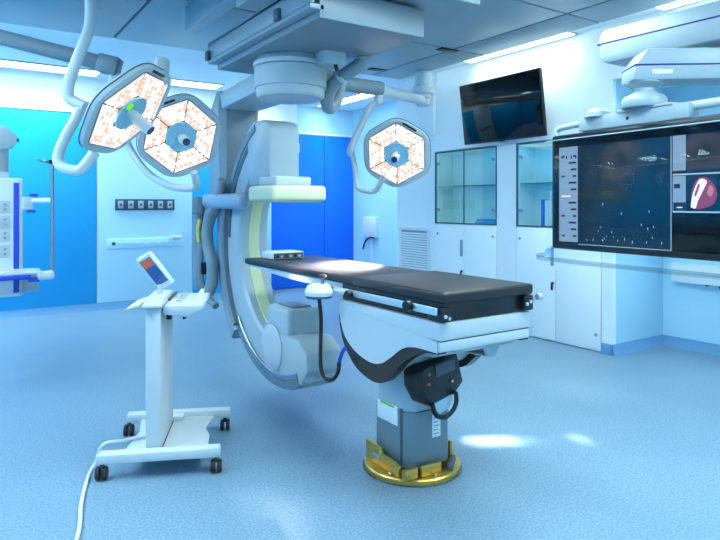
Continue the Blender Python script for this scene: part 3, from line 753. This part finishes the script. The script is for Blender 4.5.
def surgical_lamp(c, u, n, label, hub_r=.114, pitch=.031, green=False, slot_k=None, sc=1.0):
    c = Vector(c); u = Vector(u).normalized(); n = Vector(n); n = (n - u * n.dot(u)).normalized(); v = n.cross(u)
    d = c.dot(CAM_F)
    M = frame(c, u * sc, v * sc, n * sc)
    t = thing('surgical_lamp', c, label, 'surgical lamp', 'hexagonal LED surgical lamps')
    body = MB(M)
    loft_hex(body, [(.14, .05, -.10), (.22, .07, -.088), (.31, .10, -.065), (.345, .11, -.04), (.35, .11, -.02), (.345, .11, -.004), (.335, .105, .0), (.298, .03, .0), (.294, .02, -.006)])
    body.build('housing', M_PALE, t)
    sm = MB(M); 
    loft_hex(sm, [(.3515, .11, -.034), (.3535, .11, -.032), (.3515, .11, -.028)])
    sm.build('edge_gasket', M_DARKG, t)
    # plate behind the LED lenses shows as dark joints between the modules
    pl = MB(M); loft_hex(pl, [(.292, .02, -.006), (.292, .02, .0005)]); pl.build('joint_plate', mat('joint_brown', (120, 92, 84), .5), t)
    for k in range(6):
        a0 = math.radians(60 * k); a1 = a0 + math.pi / 3
        e0 = Vector((math.cos(a0), math.sin(a0))); e1 = Vector((math.cos(a1), math.sin(a1)))
        mod = MB(M); g = .006
        nn = (e0 + e1).normalized()
        cen0 = nn * (g * 2)
        def pt(f, w):  # f radial fraction, w 0..1 across
            return (e0 * (1 - w) + e1 * w) * f
        rows = [pt(hub_r * 1.12, 0), pt(RIN - .004, 0), pt(RIN - .004, 1), pt(hub_r * 1.12, 1)]
        mid = nn * hub_r
        poly = []
        tang = Vector((-nn.y, nn.x))
        for p in rows:
            s_ = 1 if p.dot(tang) > 0 else -1
            poly.append((p.x - tang.x * s_ * g, p.y - tang.y * s_ * g))
        mod.prism(poly, .0, .004, 'z', mi=0)
        apo = RIN * math.cos(math.pi / 6)
        rad = hub_r * .98 + pitch * .5; row = 0
        while rad < apo - pitch * .35:
            half = math.tan(math.pi / 6) * rad - g - pitch * .42
            cnt = max(1, int(2 * half / pitch) + 1)
            for q in range(cnt):
                w = (q - (cnt - 1) / 2) * (2 * half / max(cnt - 1, 1) if cnt > 1 else 0)
                p = nn * rad + tang * w
                if p.length < hub_r + pitch * .42: continue
                warm = random.random() < (.50 if row % 2 else .38)
                rr = pitch * .46
                vs_ = [(p.x + rr * math.cos(2 * math.pi * i / 8), p.y + rr * math.sin(2 * math.pi * i / 8), .004) for i in range(8)]
                vs_ += [(p.x + rr * .6 * math.cos(2 * math.pi * i / 8), p.y + rr * .6 * math.sin(2 * math.pi * i / 8), .009) for i in range(8)]
                fs_ = [(i, (i + 1) % 8, 8 + (i + 1) % 8, 8 + i) for i in range(8)] + [tuple(range(8, 16))]
                mod.add(vs_, fs_, 2 if warm else 1)
            rad += pitch * (1.12 if row == 1 else .9); row += 1
        mod.build('led_module', [M_LEDP, M_LEDW, M_LEDO], t)
    hub = MB(M).lathe([(hub_r * .97, 0), (hub_r, .004), (hub_r, .014), (hub_r * .93, .018), (hub_r * .86, .010), (hub_r * .4, .004), (.02, .003)], (0, 0, 0), (0, 0, 1), 40).build('hub', M_TEAL, t)
    hd_ = MB(M).lathe([(.026, .003), (.030, .02), (.030, .05), (.036, .06), (.034, .15), (.030, .165)], (0, 0, 0), (0, 0, 1), 24).build('handle', M_OFFW, t)
    MB(M).lathe([(.028, .164), (.028, .168), (.02, .169)], (0, 0, 0), (0, 0, 1), 24).build('handle_lens', mat('lens_dark', (40, 66, 100), .15), hd_)
    if green:
        MB(M).box(-.02, .02, .06, .085, .006, .022, .004).build('indicator', M_GREEN, hub)
    if slot_k is not None:
        a0 = math.radians(60 * slot_k + 30); nn = Vector((math.cos(a0), math.sin(a0))); tg = Vector((-nn.y, nn.x))
        cc_ = nn * (.319 * math.cos(math.pi / 6)) + tg * .02
        MS = M @ Matrix(((tg.x, nn.x, 0, cc_.x), (tg.y, nn.y, 0, cc_.y), (0, 0, 1, 0), (0, 0, 0, 1)))
        MB(MS).box(-.07, .07, -.009, .009, -.004, .003, .002).build('control_slot', M_BLACK, t)
    return t, c, M, n, d

# lamp over the control stand (seen obliquely)
L1, c1, M1, n1, d1 = surgical_lamp((.828, 3.613, 1.927), (.7581, .0255, .6517), (.5735, -.5019, -.6475), 'hexagonal LED surgical lamp turned sideways above the control stand, with a green indicator', green=True, slot_k=0)
L2, c2, M2, n2, d2 = surgical_lamp((1.314, 4.242, 1.8757), (.9093, -.1706, .3795), (-.0452, -.9472, -.3175), 'hexagonal LED surgical lamp beside the C-arm column, partly behind another lamp', slot_k=1, sc=.93)
L3, c3, M3, n3, d3 = surgical_lamp((3.3066, 4.3872, 1.856), (.509, -.7358, .4466), (-.6509, -.6686, -.3597), 'hexagonal LED surgical lamp hanging in front of the wall vent', slot_k=0)

def hang(t, pts, r, name='yoke', m=None, smooth=4):
    return MB().tube(pts, r, 14, smooth).build(name, m or M_OFFW, t)
# suspension of lamp 1
da = d1 + .18
top = W(90, 24, da + .05)
hang(L1, [top + Vector((0, 0, .22)), top, W(79, 55, da), W(69.5, 81, da), W(68, 95, da), W(73, 101, da), W(86, 107, da - .02)], .033, 'drop_arm', smooth=3)
hang(L1, [W(82, 104, da), W(76, 118, da - .02), W(65, 138, da - .05), W(58, 157, da - .08), W(62, 167, da - .1), W(78, 170.5, da - .12), W(86, 164, da - .12), W(95, 152, da - .1)], .031, 'yoke', smooth=4)
MB().cyl(W(162, 60, d1 + .12), W(160, 82, d1 + .06), .045, 20).build('pivot', M_PALE, L1)
hub1 = Vector((top.x - .5, top.y - .55, 2.64))
MB().tube([top + Vector((0, 0, .20)), (hub1.x, hub1.y, 2.66)], .055, 14).build('horizontal_arm', M_PALE, L1)
MB().cyl((hub1.x, hub1.y, 2.56), (hub1.x, hub1.y, 2.99), .075, 24).build('ceiling_tube', M_PALE, L1)
MB().lathe([(.16, 2.94), (.17, 2.95), (.17, 2.999), (.15, 3.0)], (hub1.x, hub1.y, 0), n=32).build('ceiling_cover', M_PALE, L1)
# suspension of lamp 2: grey boom from the upper left
e2 = W(112, 66, 4.65); s2 = W(-70, 19, 4.60)
axx = (e2 - s2).normalized(); up = Vector((0, 0, 1)); sd = axx.cross(up).normalized(); up2 = sd.cross(axx)
MBm = frame(s2, axx, sd, up2); LL = (e2 - s2).length
MB(MBm).box(0, LL, -.05, .05, -.055, .055, .02).build('boom_arm', M_MID, L2)
MB(MBm).box(LL - .10, LL + .06, -.06, .06, -.07, .07, .015).build('boom_end', M_MID, L2)
MB().cyl(s2 + Vector((0, 0, -.1)), (s2.x, s2.y, 2.999), .08, 24).build('ceiling_tube', M_PALE, L2)
ke = e2 + axx * .02
MB().cyl(ke + Vector((0, 0, -.05)), ke + Vector((0, 0, -.16)), .042, 18).build('knuckle', M_PALE, L2)
hang(L2, [ke + Vector((0, 0, -.14)), W(117, 105, 4.62), W(126, 140, 4.58), W(145, 170, 4.5), W(165, 184, 4.42), W(182, 188, 4.36), W(196, 186, 4.3), W(194, 172, 4.22)], .026, 'yoke')
# suspension of lamp 3: pole at the ceiling edge, arm, knuckle, yoke
pp = onZ(423, 73, ZD)
pp = Vector((4.66, 5.66, ZD))
armz = 2.70
MB().cyl((pp.x, pp.y, 2.66), (pp.x, pp.y, ZD - .001), .10, 28).build('ceiling_tube', M_WHITE, L3)
MB().lathe([(.13, 2.72), (.14, 2.73), (.14, 2.79), (.13, 2.80)], (pp.x, pp.y, 0), n=28).build('collar', M_WHITE, L3)
MB().cyl((pp.x, pp.y, 2.58), (pp.x, pp.y, 2.72), .085, 24).build('arm_joint', M_WHITE, L3)
ka = W(379, 90, 5.75)
MB().tube([(pp.x, pp.y, 2.65), ka], .055, 14).build('spring_arm', M_WHITE, L3)
MB().tube([W(334, 82.5, 5.5), W(381, 89, 5.75)], .068, 14).build('counter_arm', M_GREY, L3)
MB().cyl(W(378.5, 83, 5.75), W(378.5, 105, 5.75), .042, 18).build('knuckle', M_OFFW, L3)
hang(L3, [W(378.5, 103, 5.75), W(371, 106, 5.74), W(366, 115, 5.72), W(355, 138, 5.7), W(350, 152, 5.68), W(354, 155, 5.68)], .032, 'drop_arm')
hang(L3, [W(352, 153, 5.68), W(355, 168, 5.66), W(357, 186, 5.64), W(364, 190.5, 5.6), W(375, 191, 5.58), W(380, 184, 5.53), W(384, 176, 5.5)], .024, 'yoke')

def spot(name, loc, target, power, size, blend=.5, rad=.2, col=(1.0, .93, .88)):
    l = bpy.data.lights.new(name, 'SPOT'); o = bpy.data.objects.new(name, l); COL.objects.link(o)
    l.energy = power; l.spot_size = math.radians(size); l.spot_blend = blend; l.shadow_soft_size = rad; l.color = col
    o.location = loc; dr_ = Vector(target) - Vector(loc)
    o.rotation_euler = dr_.to_track_quat('-Z', 'Y').to_euler()
    return o
spot('lamp_beam', c3 + n3 * .03, (2.06, 3.42, 1.02), SPOT_POWER, 15, .7, .18)
spot('lamp_beam', c1 + n1 * .03, (2.02, 3.38, 1.02), SPOT_POWER * .5, 13, .7, .18)

al = bpy.data.lights.new('floor_streak_light', 'AREA'); alo = bpy.data.objects.new('floor_streak_light', al); COL.objects.link(alo)  # extra narrow area light added to draw the bright streak on the floor
al.shape = 'RECTANGLE'; al.size = .68; al.size_y = .012; al.spread = math.radians(3.8); al.energy = 1.2; al.color = (1, .96, .93)
src = c3 + n3 * .02; tgt = onZ(526, 440, 0); zz_ = (src - tgt).normalized()
xx_ = Vector((.86, -.50, 0)); xx_ = (xx_ - zz_ * xx_.dot(zz_)).normalized(); yy_ = zz_.cross(xx_)
alo.matrix_world = frame(src, xx_, yy_, zz_)

# ================================================================== LARGE CEILING MONITOR
ml = W(551, 193, 4.30)
ang = math.radians(29.0)
dirv = (CAM_R * math.sin(ang) - CAM_F * math.cos(ang)).normalized()   # towards the near end
nrm = Vector((0, 0, 1)).cross(dirv).normalized()
if nrm.dot(-CAM_F) < 0: nrm = -nrm
zt_, zb_ = 1.885, 1.095
MM = frame(Vector((ml.x, ml.y, zb_)), dirv, Vector((0, 0, 1)), nrm)
MW, MH = 1.42, zt_ - zb_
mo = thing('ceiling_monitor', (ml.x + dirv.x * .5, ml.y + dirv.y * .5, zb_), 'large black ceiling-mounted monitor with a clear cover showing scan images', 'monitor')
MB(MM).box(0, MW, 0, MH, -.075, -.001, .02, seg=3).build('casing', M_BLACK, mo)
scr = MB(MM).box(.03, MW - .03, .04, MH - .035, -.0015, .002, .001).build('screen', M_SCREEN, mo)
def scrmat(name, rgb, s):
    return mat(name, tuple(v * .15 for v in rgb), .1, emit=rgb, estr=s, var=.05)
S_TOOL = scrmat('ui_grey', (120, 150, 180), .9); S_DARK = scrmat('ui_dark', (8, 26, 44), .9); S_LINE = scrmat('ui_line', (150, 190, 215), .9)
S_TXT = scrmat('ui_text', (30, 44, 60), .6); S_WHITE = scrmat('ui_white', (225, 230, 235), .9); S_BLUE = scrmat('ui_blue', (70, 130, 180), .8)
zz0 = .0018
def ui(x0, x1, y0, y1, m, name, lift=.0008, par=scr):
    return MB(MM).box(x0, x1, y0, y1, zz0, zz0 + lift).build(name, m, par)
def mx_(px):  # monitor x from the photo column
    t = (px - 360) / FPX
    A = Vector((ml.x, ml.y, 0)); 
    # lateral/depth of A and dirv
    al, ad = A.dot(CAM_R), A.dot(CAM_F); bl, bd = dirv.dot(CAM_R), dirv.dot(CAM_F)
    return (t * ad - al) / (bl - t * bd)
tx0, tx1 = mx_(559.5), mx_(578); wx1 = mx_(671)
ui(tx0, tx1, .055, MH - .09, S_TOOL, 'toolbar')
ui(tx1 + .003, wx1, .045, MH - .09, S_DARK, 'scan_window')
ui(tx1 + .003, wx1 + .003, .041, .0445, S_LINE, 'window_edge', .0012)
ui(wx1, wx1 + .004, .041, MH - .09, S_LINE, 'window_edge', .0012)
for k in range(13):
    yy = .09 + k * .045
    if k in (6,): 
        ui(tx0 + .02, tx0 + .10, yy, yy + .01, S_WHITE, 'slider', .0013)
    else:
        xr = tx1 - .012; wl = .03 + .035 * ((k * 7) % 3) / 2
        ui(xr - wl, xr, yy, yy + .012, S_TXT, 'text_line', .0013)
        if k % 3 == 0: ui(tx0 + .02, tx0 + .05, yy, yy + .012, S_TXT, 'text_line', .0013)
for k in range(4):
    ui(tx0 + .02 + k * .04, tx0 + .03 + k * .04, MH - .17, MH - .15, S_TXT, 'icon', .0013)
# second column of windows
sx0 = wx1 + .012; sx1 = MW - .045
sb0, sb1 = .27, .47
ui(sx0, mx_(686), .50, MH - .09, S_TOOL, 'side_toolbar'); ui(mx_(686) + .002, sx1, .50, MH - .09, S_DARK, 'side_window')
ui(sx0, mx_(686), sb0, sb1, S_TOOL, 'side_toolbar'); ui(mx_(686) + .002, sx1, sb0, sb1, S_DARK, 'side_window')
ui(sx0, sx1, sb0 - .008, sb0, S_LINE, 'window_edge'); ui(sx0, sx1, sb1 + .004, sb1 + .012, S_LINE, 'window_edge')
ui(sx0 + .008, sx0 + .045, .40, .425, S_TXT, 'icon', .0013); ui(sx0 + .004, mx_(686), sb0 + .002, sb0 + .05, S_TXT, 'icon', .0013)
ui(sx0 + .025, sx0 + .06, sb0 + .018, sb0 + .024, S_WHITE, 'text_line', .0016)
# anatomical picture: a rounded organ shape with pale muscle bands
hx0 = mx_(690.5); hx1 = mx_(718)
def blob(pts, m, name, lift):
    q = [(hx0 + (hx1 - hx0) * a, sb0 + (sb1 - sb0) * b) for a, b in pts]
    MB(MM).prism([tuple(p) for p in interp(q + [q[0]], 4)[:-1]], zz0, zz0 + lift, 'z').build(name, m, scr)
blob([(.05, .3), (.08, .62), (.28, .9), (.6, .93), (.88, .72), (.98, .45), (.85, .2), (.55, .1), (.3, .06), (.15, .12)], scrmat('organ_red', (128, 58, 84), .9), 'organ_picture', .0014)
blob([(.02, .12), (.1, .5), (.35, .88), (.62, .82), (.5, .6), (.3, .3), (.2, .08)], scrmat('organ_pale', (232, 226, 232), .9), 'organ_picture', .0018)
blob([(.15, .45), (.3, .75), (.36, .7), (.22, .42)], scrmat('organ_mauve', (150, 90, 130), .8), 'organ_picture', .0021)
blob([(.62, .5), (.72, .72), (.86, .6), (.76, .4)], scrmat('organ_rose', (190, 120, 150), .8), 'organ_picture', .0020)
for k in range(22):   # specks of the scan picture
    xx = tx1 + .05 + random.random() * (wx1 - tx1 - .1); yy = .07 + random.random() ** 2 * .25
    ui(xx, xx + .004, yy, yy + .006 + .012 * random.random(), S_LINE, 'scan_mark', .0012)
# clear cover sheet and its lower grip rail
MB(MM).box(-.012, MW + .02, -.035, MH - .035, .030, .034, .001).build('cover_sheet', M_ACRYL, mo)
MB(MM).box(-.012, MW + .02, MH - .041, MH - .035, .028, .036, .001).build('cover_edge', mat('acrylic_edge', (170, 200, 210), .2), mo)
MB(MM).tube([(-.012, -.005, .0), (-.03, -.04, .02), (.0, -.075, .03), (MW + .03, -.075, .03)], .016, 10, 4).build('grip_rail', M_RAIL, mo)
for xx in (.0, MW - .03):
    MB(MM).box(xx, xx + .03, -.075, .005, .0, .034, .004).build('rail_bracket', M_RAIL, mo)
# mounting bar on top, side tube, neck and bell
bar = MB(MM).box(.24, 1.02, MH + .005, MH + .095, -.10, .0, .008).build('mount_bar', M_BOOM, mo)
MB(MM).box(.27, 1.40, MH - .012, MH + .006, -.095, -.008, .002).build('bar_slot', M_DARKG, bar)
MB(MM).tube([(.02, MH - .01, -.05), (.01, MH + .03, -.05), (.05, MH + .055, -.05), (.26, MH + .065, -.05)], .020, 12, 4).build('side_tube', M_PALE, bar)
MB(MM).tube([(1.0, MH + .075, -.05), (1.45, MH + .075, -.05)], .026, 12).build('side_tube', M_PALE, bar)
MB(MM).lathe([(.085, .09), (.08, .12), (.055, .145), (.01, .152)], (.36, MH, -.05), (0, 1, 0), 28).build('dome', M_BOOM, bar)
MB(MM).cyl((.62, MH + .05, .002), (.62, MH + .05, -.004), .012, 10).build('bar_screw', M_BLACK, bar)
bc = MM @ Vector((.70, MH + .09, -.05))
MB(MM).box(.54, .92, MH + .09, MH + .108, -.11, .01, .006).build('swivel_plate', M_BOOM, bar)
nk = MB().lathe([(.125, .0), (.13, .01), (.13, .045), (.115, .068), (.075, .085), (.064, .10), (.064, .115), (.085, .13), (.105, .145), (.105, .155)], bc + Vector((0, 0, .015)), n=36).build('neck', M_BOOM, mo)
zarm = bc.z + .165
# lower boom runs to the right, parallel to the picture plane
dl_ = CAM_R * 1.0 + CAM_F * -.06; dl_.normalize(); sdl = Vector((0, 0, 1)).cross(dl_)
ML_ = frame(Vector((bc.x, bc.y, zarm)) , dl_, sdl, Vector((0, 0, 1)))
la = MB(ML_).prism([(-.11, .0), (1.35, .0), (1.35, .19), (-.02, .19), (-.09, .10)], -.11, .11, 'y', bev=.02).build('lower_boom', M_BOOM, mo)
MB(ML_).box(-.095, 1.34, -.113, .113, .085, .095, .002).build('blue_stripe', mat('navy_stripe', (20, 34, 110), .4), la)
MB(ML_).box(.0, .12, -.114, -.110, .035, .06, .0005).build('name_plate', M_WHITE, la)
pe = ML_ @ Vector((1.25, 0, .19))
MB().cyl((pe.x, pe.y, pe.z), (pe.x, pe.y, 2.72), .11, 28).build('boom_pivot', M_OFFW, mo)
# upper boom runs along the wall direction
ue = W(629, 47, 4.15)
ub_dir = Vector((pe.x - ue.x, pe.y - ue.y, 0)); ulen = ub_dir.length
ue_dir = Vector((0.03, -1, 0)).normalized(); usd = Vector((0, 0, 1)).cross(ue_dir)
MU = frame(Vector((ue.x, ue.y, ue.z - .09)), ue_dir, usd, Vector((0, 0, 1)))
ub = MB(MU).prism([(-.16, .02), (-.10, -.02), (2.0, -.02), (2.0, .22), (-.12, .22), (-.16, .18)], -.12, .12, 'y', bev=.03).build('upper_boom', M_BOOM, mo)
MB(MU).box(-.163, 1.98, -.123, .123, .115, .125, .002).build('dark_stripe', mat('navy_stripe', (20, 34, 110)), ub)
ce = MU @ Vector((1.8, 0, .22))
MB().cyl((ce.x, ce.y, ce.z), (ce.x, ce.y, ZD - .001), .14, 32).build('ceiling_tube', M_OFFW, mo)
MB().tube([(pe.x, pe.y, 2.66), (ce.x, ce.y, 2.66)], .08, 16).build('link_arm', M_OFFW, mo)

# ================================================================== CEILING SUPPLY PENDANT (left)
D = 5.0
b0 = W(22.5, 178, D); pbz = W(22.5, 296, D).z; ptz = b0.z
ax = Vector((1, -.02, 0)).normalized(); ay = Vector((.02, 1, 0)).normalized()
sp0 = Vector((b0.x, b0.y, pbz)) - ax * .48
MP = frame(sp0, ax, ay, Vector((0, 0, 1)))
PH = ptz - pbz
sp = thing('supply_pendant', sp0 + ax * .24, 'white ceiling supply pendant with royal blue edge stripes and outlet panels', 'supply pendant')
MB(MP).box(0, .48, 0, .30, 0, PH, .015, seg=3).build('body', M_WHITE, sp)
MB(MP).box(.415, .455, -.006, .004, .03, PH - .04, .002).build('blue_stripe', M_BLUE, sp)
MB(MP).box(.025, .065, -.006, .004, .03, PH - .04, .002).build('blue_stripe', M_BLUE, sp)
MB(MP).box(.458, .482, -.004, .004, .01, PH - .01, .004).build('edge_profile', M_PALE, sp)
for k, zz in enumerate((.32, .45, .56, .68)):
    pn = MB(MP).box(.10, .39, -.010, .002, zz, zz + .10, .003).build('outlet_plate', M_OFFW, sp)
    for j in range(5):
        for i in range(2):
            MB(MP).cyl((.135 + j * .055, -.014, zz + .03 + i * .04), (.135 + j * .055, -.009, zz + .03 + i * .04), .012, 10).build('outlet', M_GREY, pn)
# neck and ceiling arm head
MB(MP).box(.15, .39, .04, .26, PH, PH + .05, .01).cyl((.28, .15, PH + .03), (.28, .15, PH + .26), .11, 28).build('neck', M_OFFW, sp)
MB(MP).prism([(-.9, PH + .27), (.36, PH + .23), (.43, PH + .27), (.45, PH + .34), (.40, PH + .38), (.36, PH + .42), (-.9, PH + .46)], .0, .30, 'y', bev=.015).build('arm_head', M_OFFW, sp)
MB(MP).cyl((-.7, .15, PH + .44), (-.7, .15, 3.0 - pbz - .001), .12, 28).build('ceiling_tube', M_OFFW, sp)
MB(MP).cyl((.44, .02, PH + .31), (.455, .02, PH + .31), .015, 10).build('screw', M_BLACK, sp)
# tray with blue front rail and black coil
tr = MB(MP).box(-.10, .60, -.30, .02, .20, .225, .008).build('tray', M_OFFW, sp)
MB(MP).box(-.10, .52, -.315, -.30, .165, .20, .005).build('tray_rail', M_BLUE, tr)
MB(MP).cyl((.56, -.28, .185), (.68, -.24, .185), .035, 16).build('tray_grip', M_WHITE, tr)
MB(MP).box(.50, .58, -.30, -.27, .14, .18, .008).build('tray_latch', M_BLUE, tr)
MB(MP).box(.48, .60, .02, .22, .03, .20, .008).build('side_box', M_PALE, sp)
MB(MP).tube([(.10 + .075 * math.cos(a * math.pi / 10), -.33, .18 + .075 * math.sin(a * math.pi / 10)) for a in range(8, 33)], .014, 8).build('black_coil', M_BLACK, sp)
# infusion pole on a side arm
ip = W(52, 200, D - .05)
ivp = MB().cyl(W(52, 276, D - .05), W(52, 161, D - .05), .017, 14).build('infusion_pole', M_STEEL, sp)
t_ = W(52, 162, D - .05)
for k in range(4):
    dv_ = Vector((math.cos(k * math.pi / 2 + .4), math.sin(k * math.pi / 2 + .4), 0))
    MB().tube([t_, t_ + dv_ * .10, t_ + dv_ * .115 + Vector((0, 0, .025))], .006, 8).build('pole_hook', M_STEEL, ivp)
MB().cyl(W(52, 164, D - .05), W(52, 160, D - .05), .025, 12).build('pole_cap', M_BLACK, ivp)
arm0 = MP @ Vector((.47, .05, PH - .27)); 
arm1 = W(52, 200.5, D - .05)
MB().tube([Vector((arm0.x, arm0.y, arm1.z)), arm1], .022, 12).build('pole_arm', M_WHITE, sp)
ck_ = W(29, 203, D)
MB().box(ck_.x - .05, ck_.x + .03, ck_.y - .03, ck_.y + .03, ck_.z - .055, ck_.z + .05, .01).build('pole_clamp', M_OFFW, sp)
for py in (195, 211.5):
    k_ = W(34 if py < 200 else 31, py, D)
    MB().lathe([(.02, -.012), (.035, -.008), (.035, .008), (.02, .012)], k_, n=16).build('clamp_knob', M_BLUE, sp)
MB().cyl(W(31, 196, D), W(31, 211, D), .010, 8).build('clamp_screw', M_STEEL, sp)

# ================================================================== MOBILE CONTROL STAND
f0 = onZ(100, 481, 0); f1 = onZ(217, 474, 0); f2 = onZ(129, 434, 0); f3 = onZ(223, 428, 0)
cen = (f0 + f1 + f2 + f3) / 4
ux_ = ((f1 - f0) + (f3 - f2)).normalized(); vy_ = Vector((-ux_.y, ux_.x, 0))
MSd = frame(Vector((cen.x, cen.y, 0)), ux_, vy_, Vector((0, 0, 1)))
cs = thing('control_stand', (cen.x, cen.y, 0), 'white mobile control stand on four dark casters with a small tilted display', 'control stand')
hw, hl = .285, .30
MB(MSd).box(-hw - .02, hw + .02, -hl - .035, -hl + .035, .085, .135, .008).build('front_bar', M_STAND, cs)
MB(MSd).box(-hw - .0, hw + .04, hl - .035, hl + .035, .085, .135, .008).build('rear_bar', M_STAND, cs)
MB(MSd).prism([(-.20, -hl + .03), (.235, -hl + .03), (.23, -.05), (.20, .06), (.23, hl - .03), (-.20, hl - .03), (-.17, .06)], .09, .105, 'z', bev=.003).build('base_tray', M_STAND, cs)
MB(MSd).box(-.045, .055, hl - .10, hl - .03, .105, .13, .003).build('tray_step', M_OFFW, cs)
for sx, sy in ((-1, -1), (1, -1), (-1, 1), (1, 1)):
    x = sx * hw + (0.01 if sy > 0 else 0); y = sy * hl
    st = MB(MSd).cyl((x, y, .055), (x, y, .088), .012, 12).box(x - .02, x + .02, y - .012, y + .012, .05, .066, .004).build('caster', M_DARKG, cs)
    MB(MSd).cyl((x - .028, y - .008, .034), (x - .006, y - .008, .034), .034, 20).cyl((x + .006, y - .008, .034), (x + .028, y - .008, .034), .034, 20).build('wheel', M_RUBBER, st)
cxl = -.042
MB(MSd).box(cxl - .038, cxl + .038, -.26, .20, .105, .865, .006).build('column', M_STAND, cs)
MB(MSd).box(cxl + .0385, cxl + .042, -.255, .19, .106, .112).build('column_gap', M_DARKG, cs)
MB(MSd).prism([(-.30, .865), (.20, .865), (.20, .885), (.10, .905), (-.22, .90), (-.30, .88)], cxl - .05, cxl + .05, 'x', bev=.004).build('top_cap', M_OFFW, cs)
# control desk to the right of the column
dk = MB(MSd).prism([(cxl + .05, .825), (cxl + .17, .805), (cxl + .255, .845), (cxl + .255, .872), (cxl + .05, .872)], -.26, .20, 'y', bev=.010).build('control_desk', M_STAND, cs)
MB(MSd).box(cxl + .052, cxl + .064, -.10, .19, .871, .884, .003).build('desk_hinge', M_DARKG, dk)
for i in range(2):
    for j in range(5):
        x = cxl + .215 + (-.10 if i == 0 else 0); y = -.20 + j * .085
        z = .8725
        if i == 1:
            MB(MSd).lathe([(.013, 0), (.008, .006), (.008, .012), (.012, .016), (.012, .026), (.007, .030)], (x, y, z), (0, 0, 1), 12).build('joystick', M_CREAM, dk)
        else:
            MB(MSd).box(x - .018, x + .018, y - .014, y + .014, z - .003, z + .008, .003).build('key', M_CREAM if j == 0 else M_PALE, dk)
MB(MSd).cyl((cxl + .07, -.18, .785), (cxl + .07, -.18, .83), .014, 12).build('desk_screw', M_BLACK, dk)
MB(MSd).cyl((cxl + .15, -.18, .785), (cxl + .15, -.18, .815), .01, 12).build('desk_screw', M_BLACK, dk)
# cream handle wing on the left
MB(MSd).prism([(cxl - .06, .872), (cxl - .06, .89), (cxl - .125, .868), (cxl - .135, .855)], -.28, -.02, 'y', bev=.004).build('left_wing', M_CREAM, cs)
# tilted display
dc = W(154.5, 272.5, 3.40)
# screen axes measured from its corners
tl_, tr_, brc, bl_ = (139.5, 261), (153, 256), (171.5, 281), (158, 290)
uu = Vector(((tr_[0] - tl_[0] + brc[0] - bl_[0]) / 2, -((tr_[1] - tl_[1] + brc[1] - bl_[1]) / 2)))
vv = Vector(((bl_[0] - tl_[0] + brc[0] - tr_[0]) / 2, -((bl_[1] - tl_[1] + brc[1] - tr_[1]) / 2)))
sc_ = 3.40 / FPX
u3 = CAM_R * (uu[0] * sc_) + CAM_U * (uu[1] * sc_) - CAM_F * .045
v3 = CAM_R * (vv[0] * sc_) + CAM_U * (vv[1] * sc_)
# make v perpendicular to u by adding depth
v3 = v3 + CAM_F * (u3.dot(v3) / .045)
lu, lv = u3.length, v3.length
ud, vd = u3.normalized(), v3.normalized(); nd = ud.cross(vd)
if nd.dot(-CAM_F) < 0: nd = -nd
MDs = frame(dc, ud, vd, nd)
ds = MB(MDs).box(-lu / 2 - .012, lu / 2 + .012, -lv / 2 - .02, lv / 2 + .012, -.028, -.001, .010, seg=3).build('display', M_WHITE, cs)
MB(MDs).box(-lu / 2 + .002, lu / 2 - .002, -lv / 2 + .002, lv / 2 - .018, -.0015, .001).build('display_screen', scrmat('display_blue', (22, 74, 150), .9), ds)
MB(MDs).box(-lu / 2 + .004, lu / 2 - .004, -lv / 2 + .004, -lv / 2 + .055, .0005, .002).build('display_header', scrmat('display_orange', (150, 92, 74), .8), ds)
nkp = W(160, 290, 3.42)
MB().cyl(nkp + Vector((0, 0, .03)), Vector((nkp.x, nkp.y, .89)), .014, 12).build('display_neck', M_OFFW, cs)
# power cable to the floor
MB().tube([MSd @ Vector((-.10, -.02, .112)), MSd @ Vector((-.22, -.12, .125)), MSd @ Vector((-.30, -.22, .145)), W(96, 462, 3.25), W(90, 472, 3.18), onZ(84.5, 488, .012), onZ(81, 505, .012), onZ(79, 530, .012), onZ(70, 560, .012)], .009, 8, 6).build('power_cable', M_WHITE, cs)
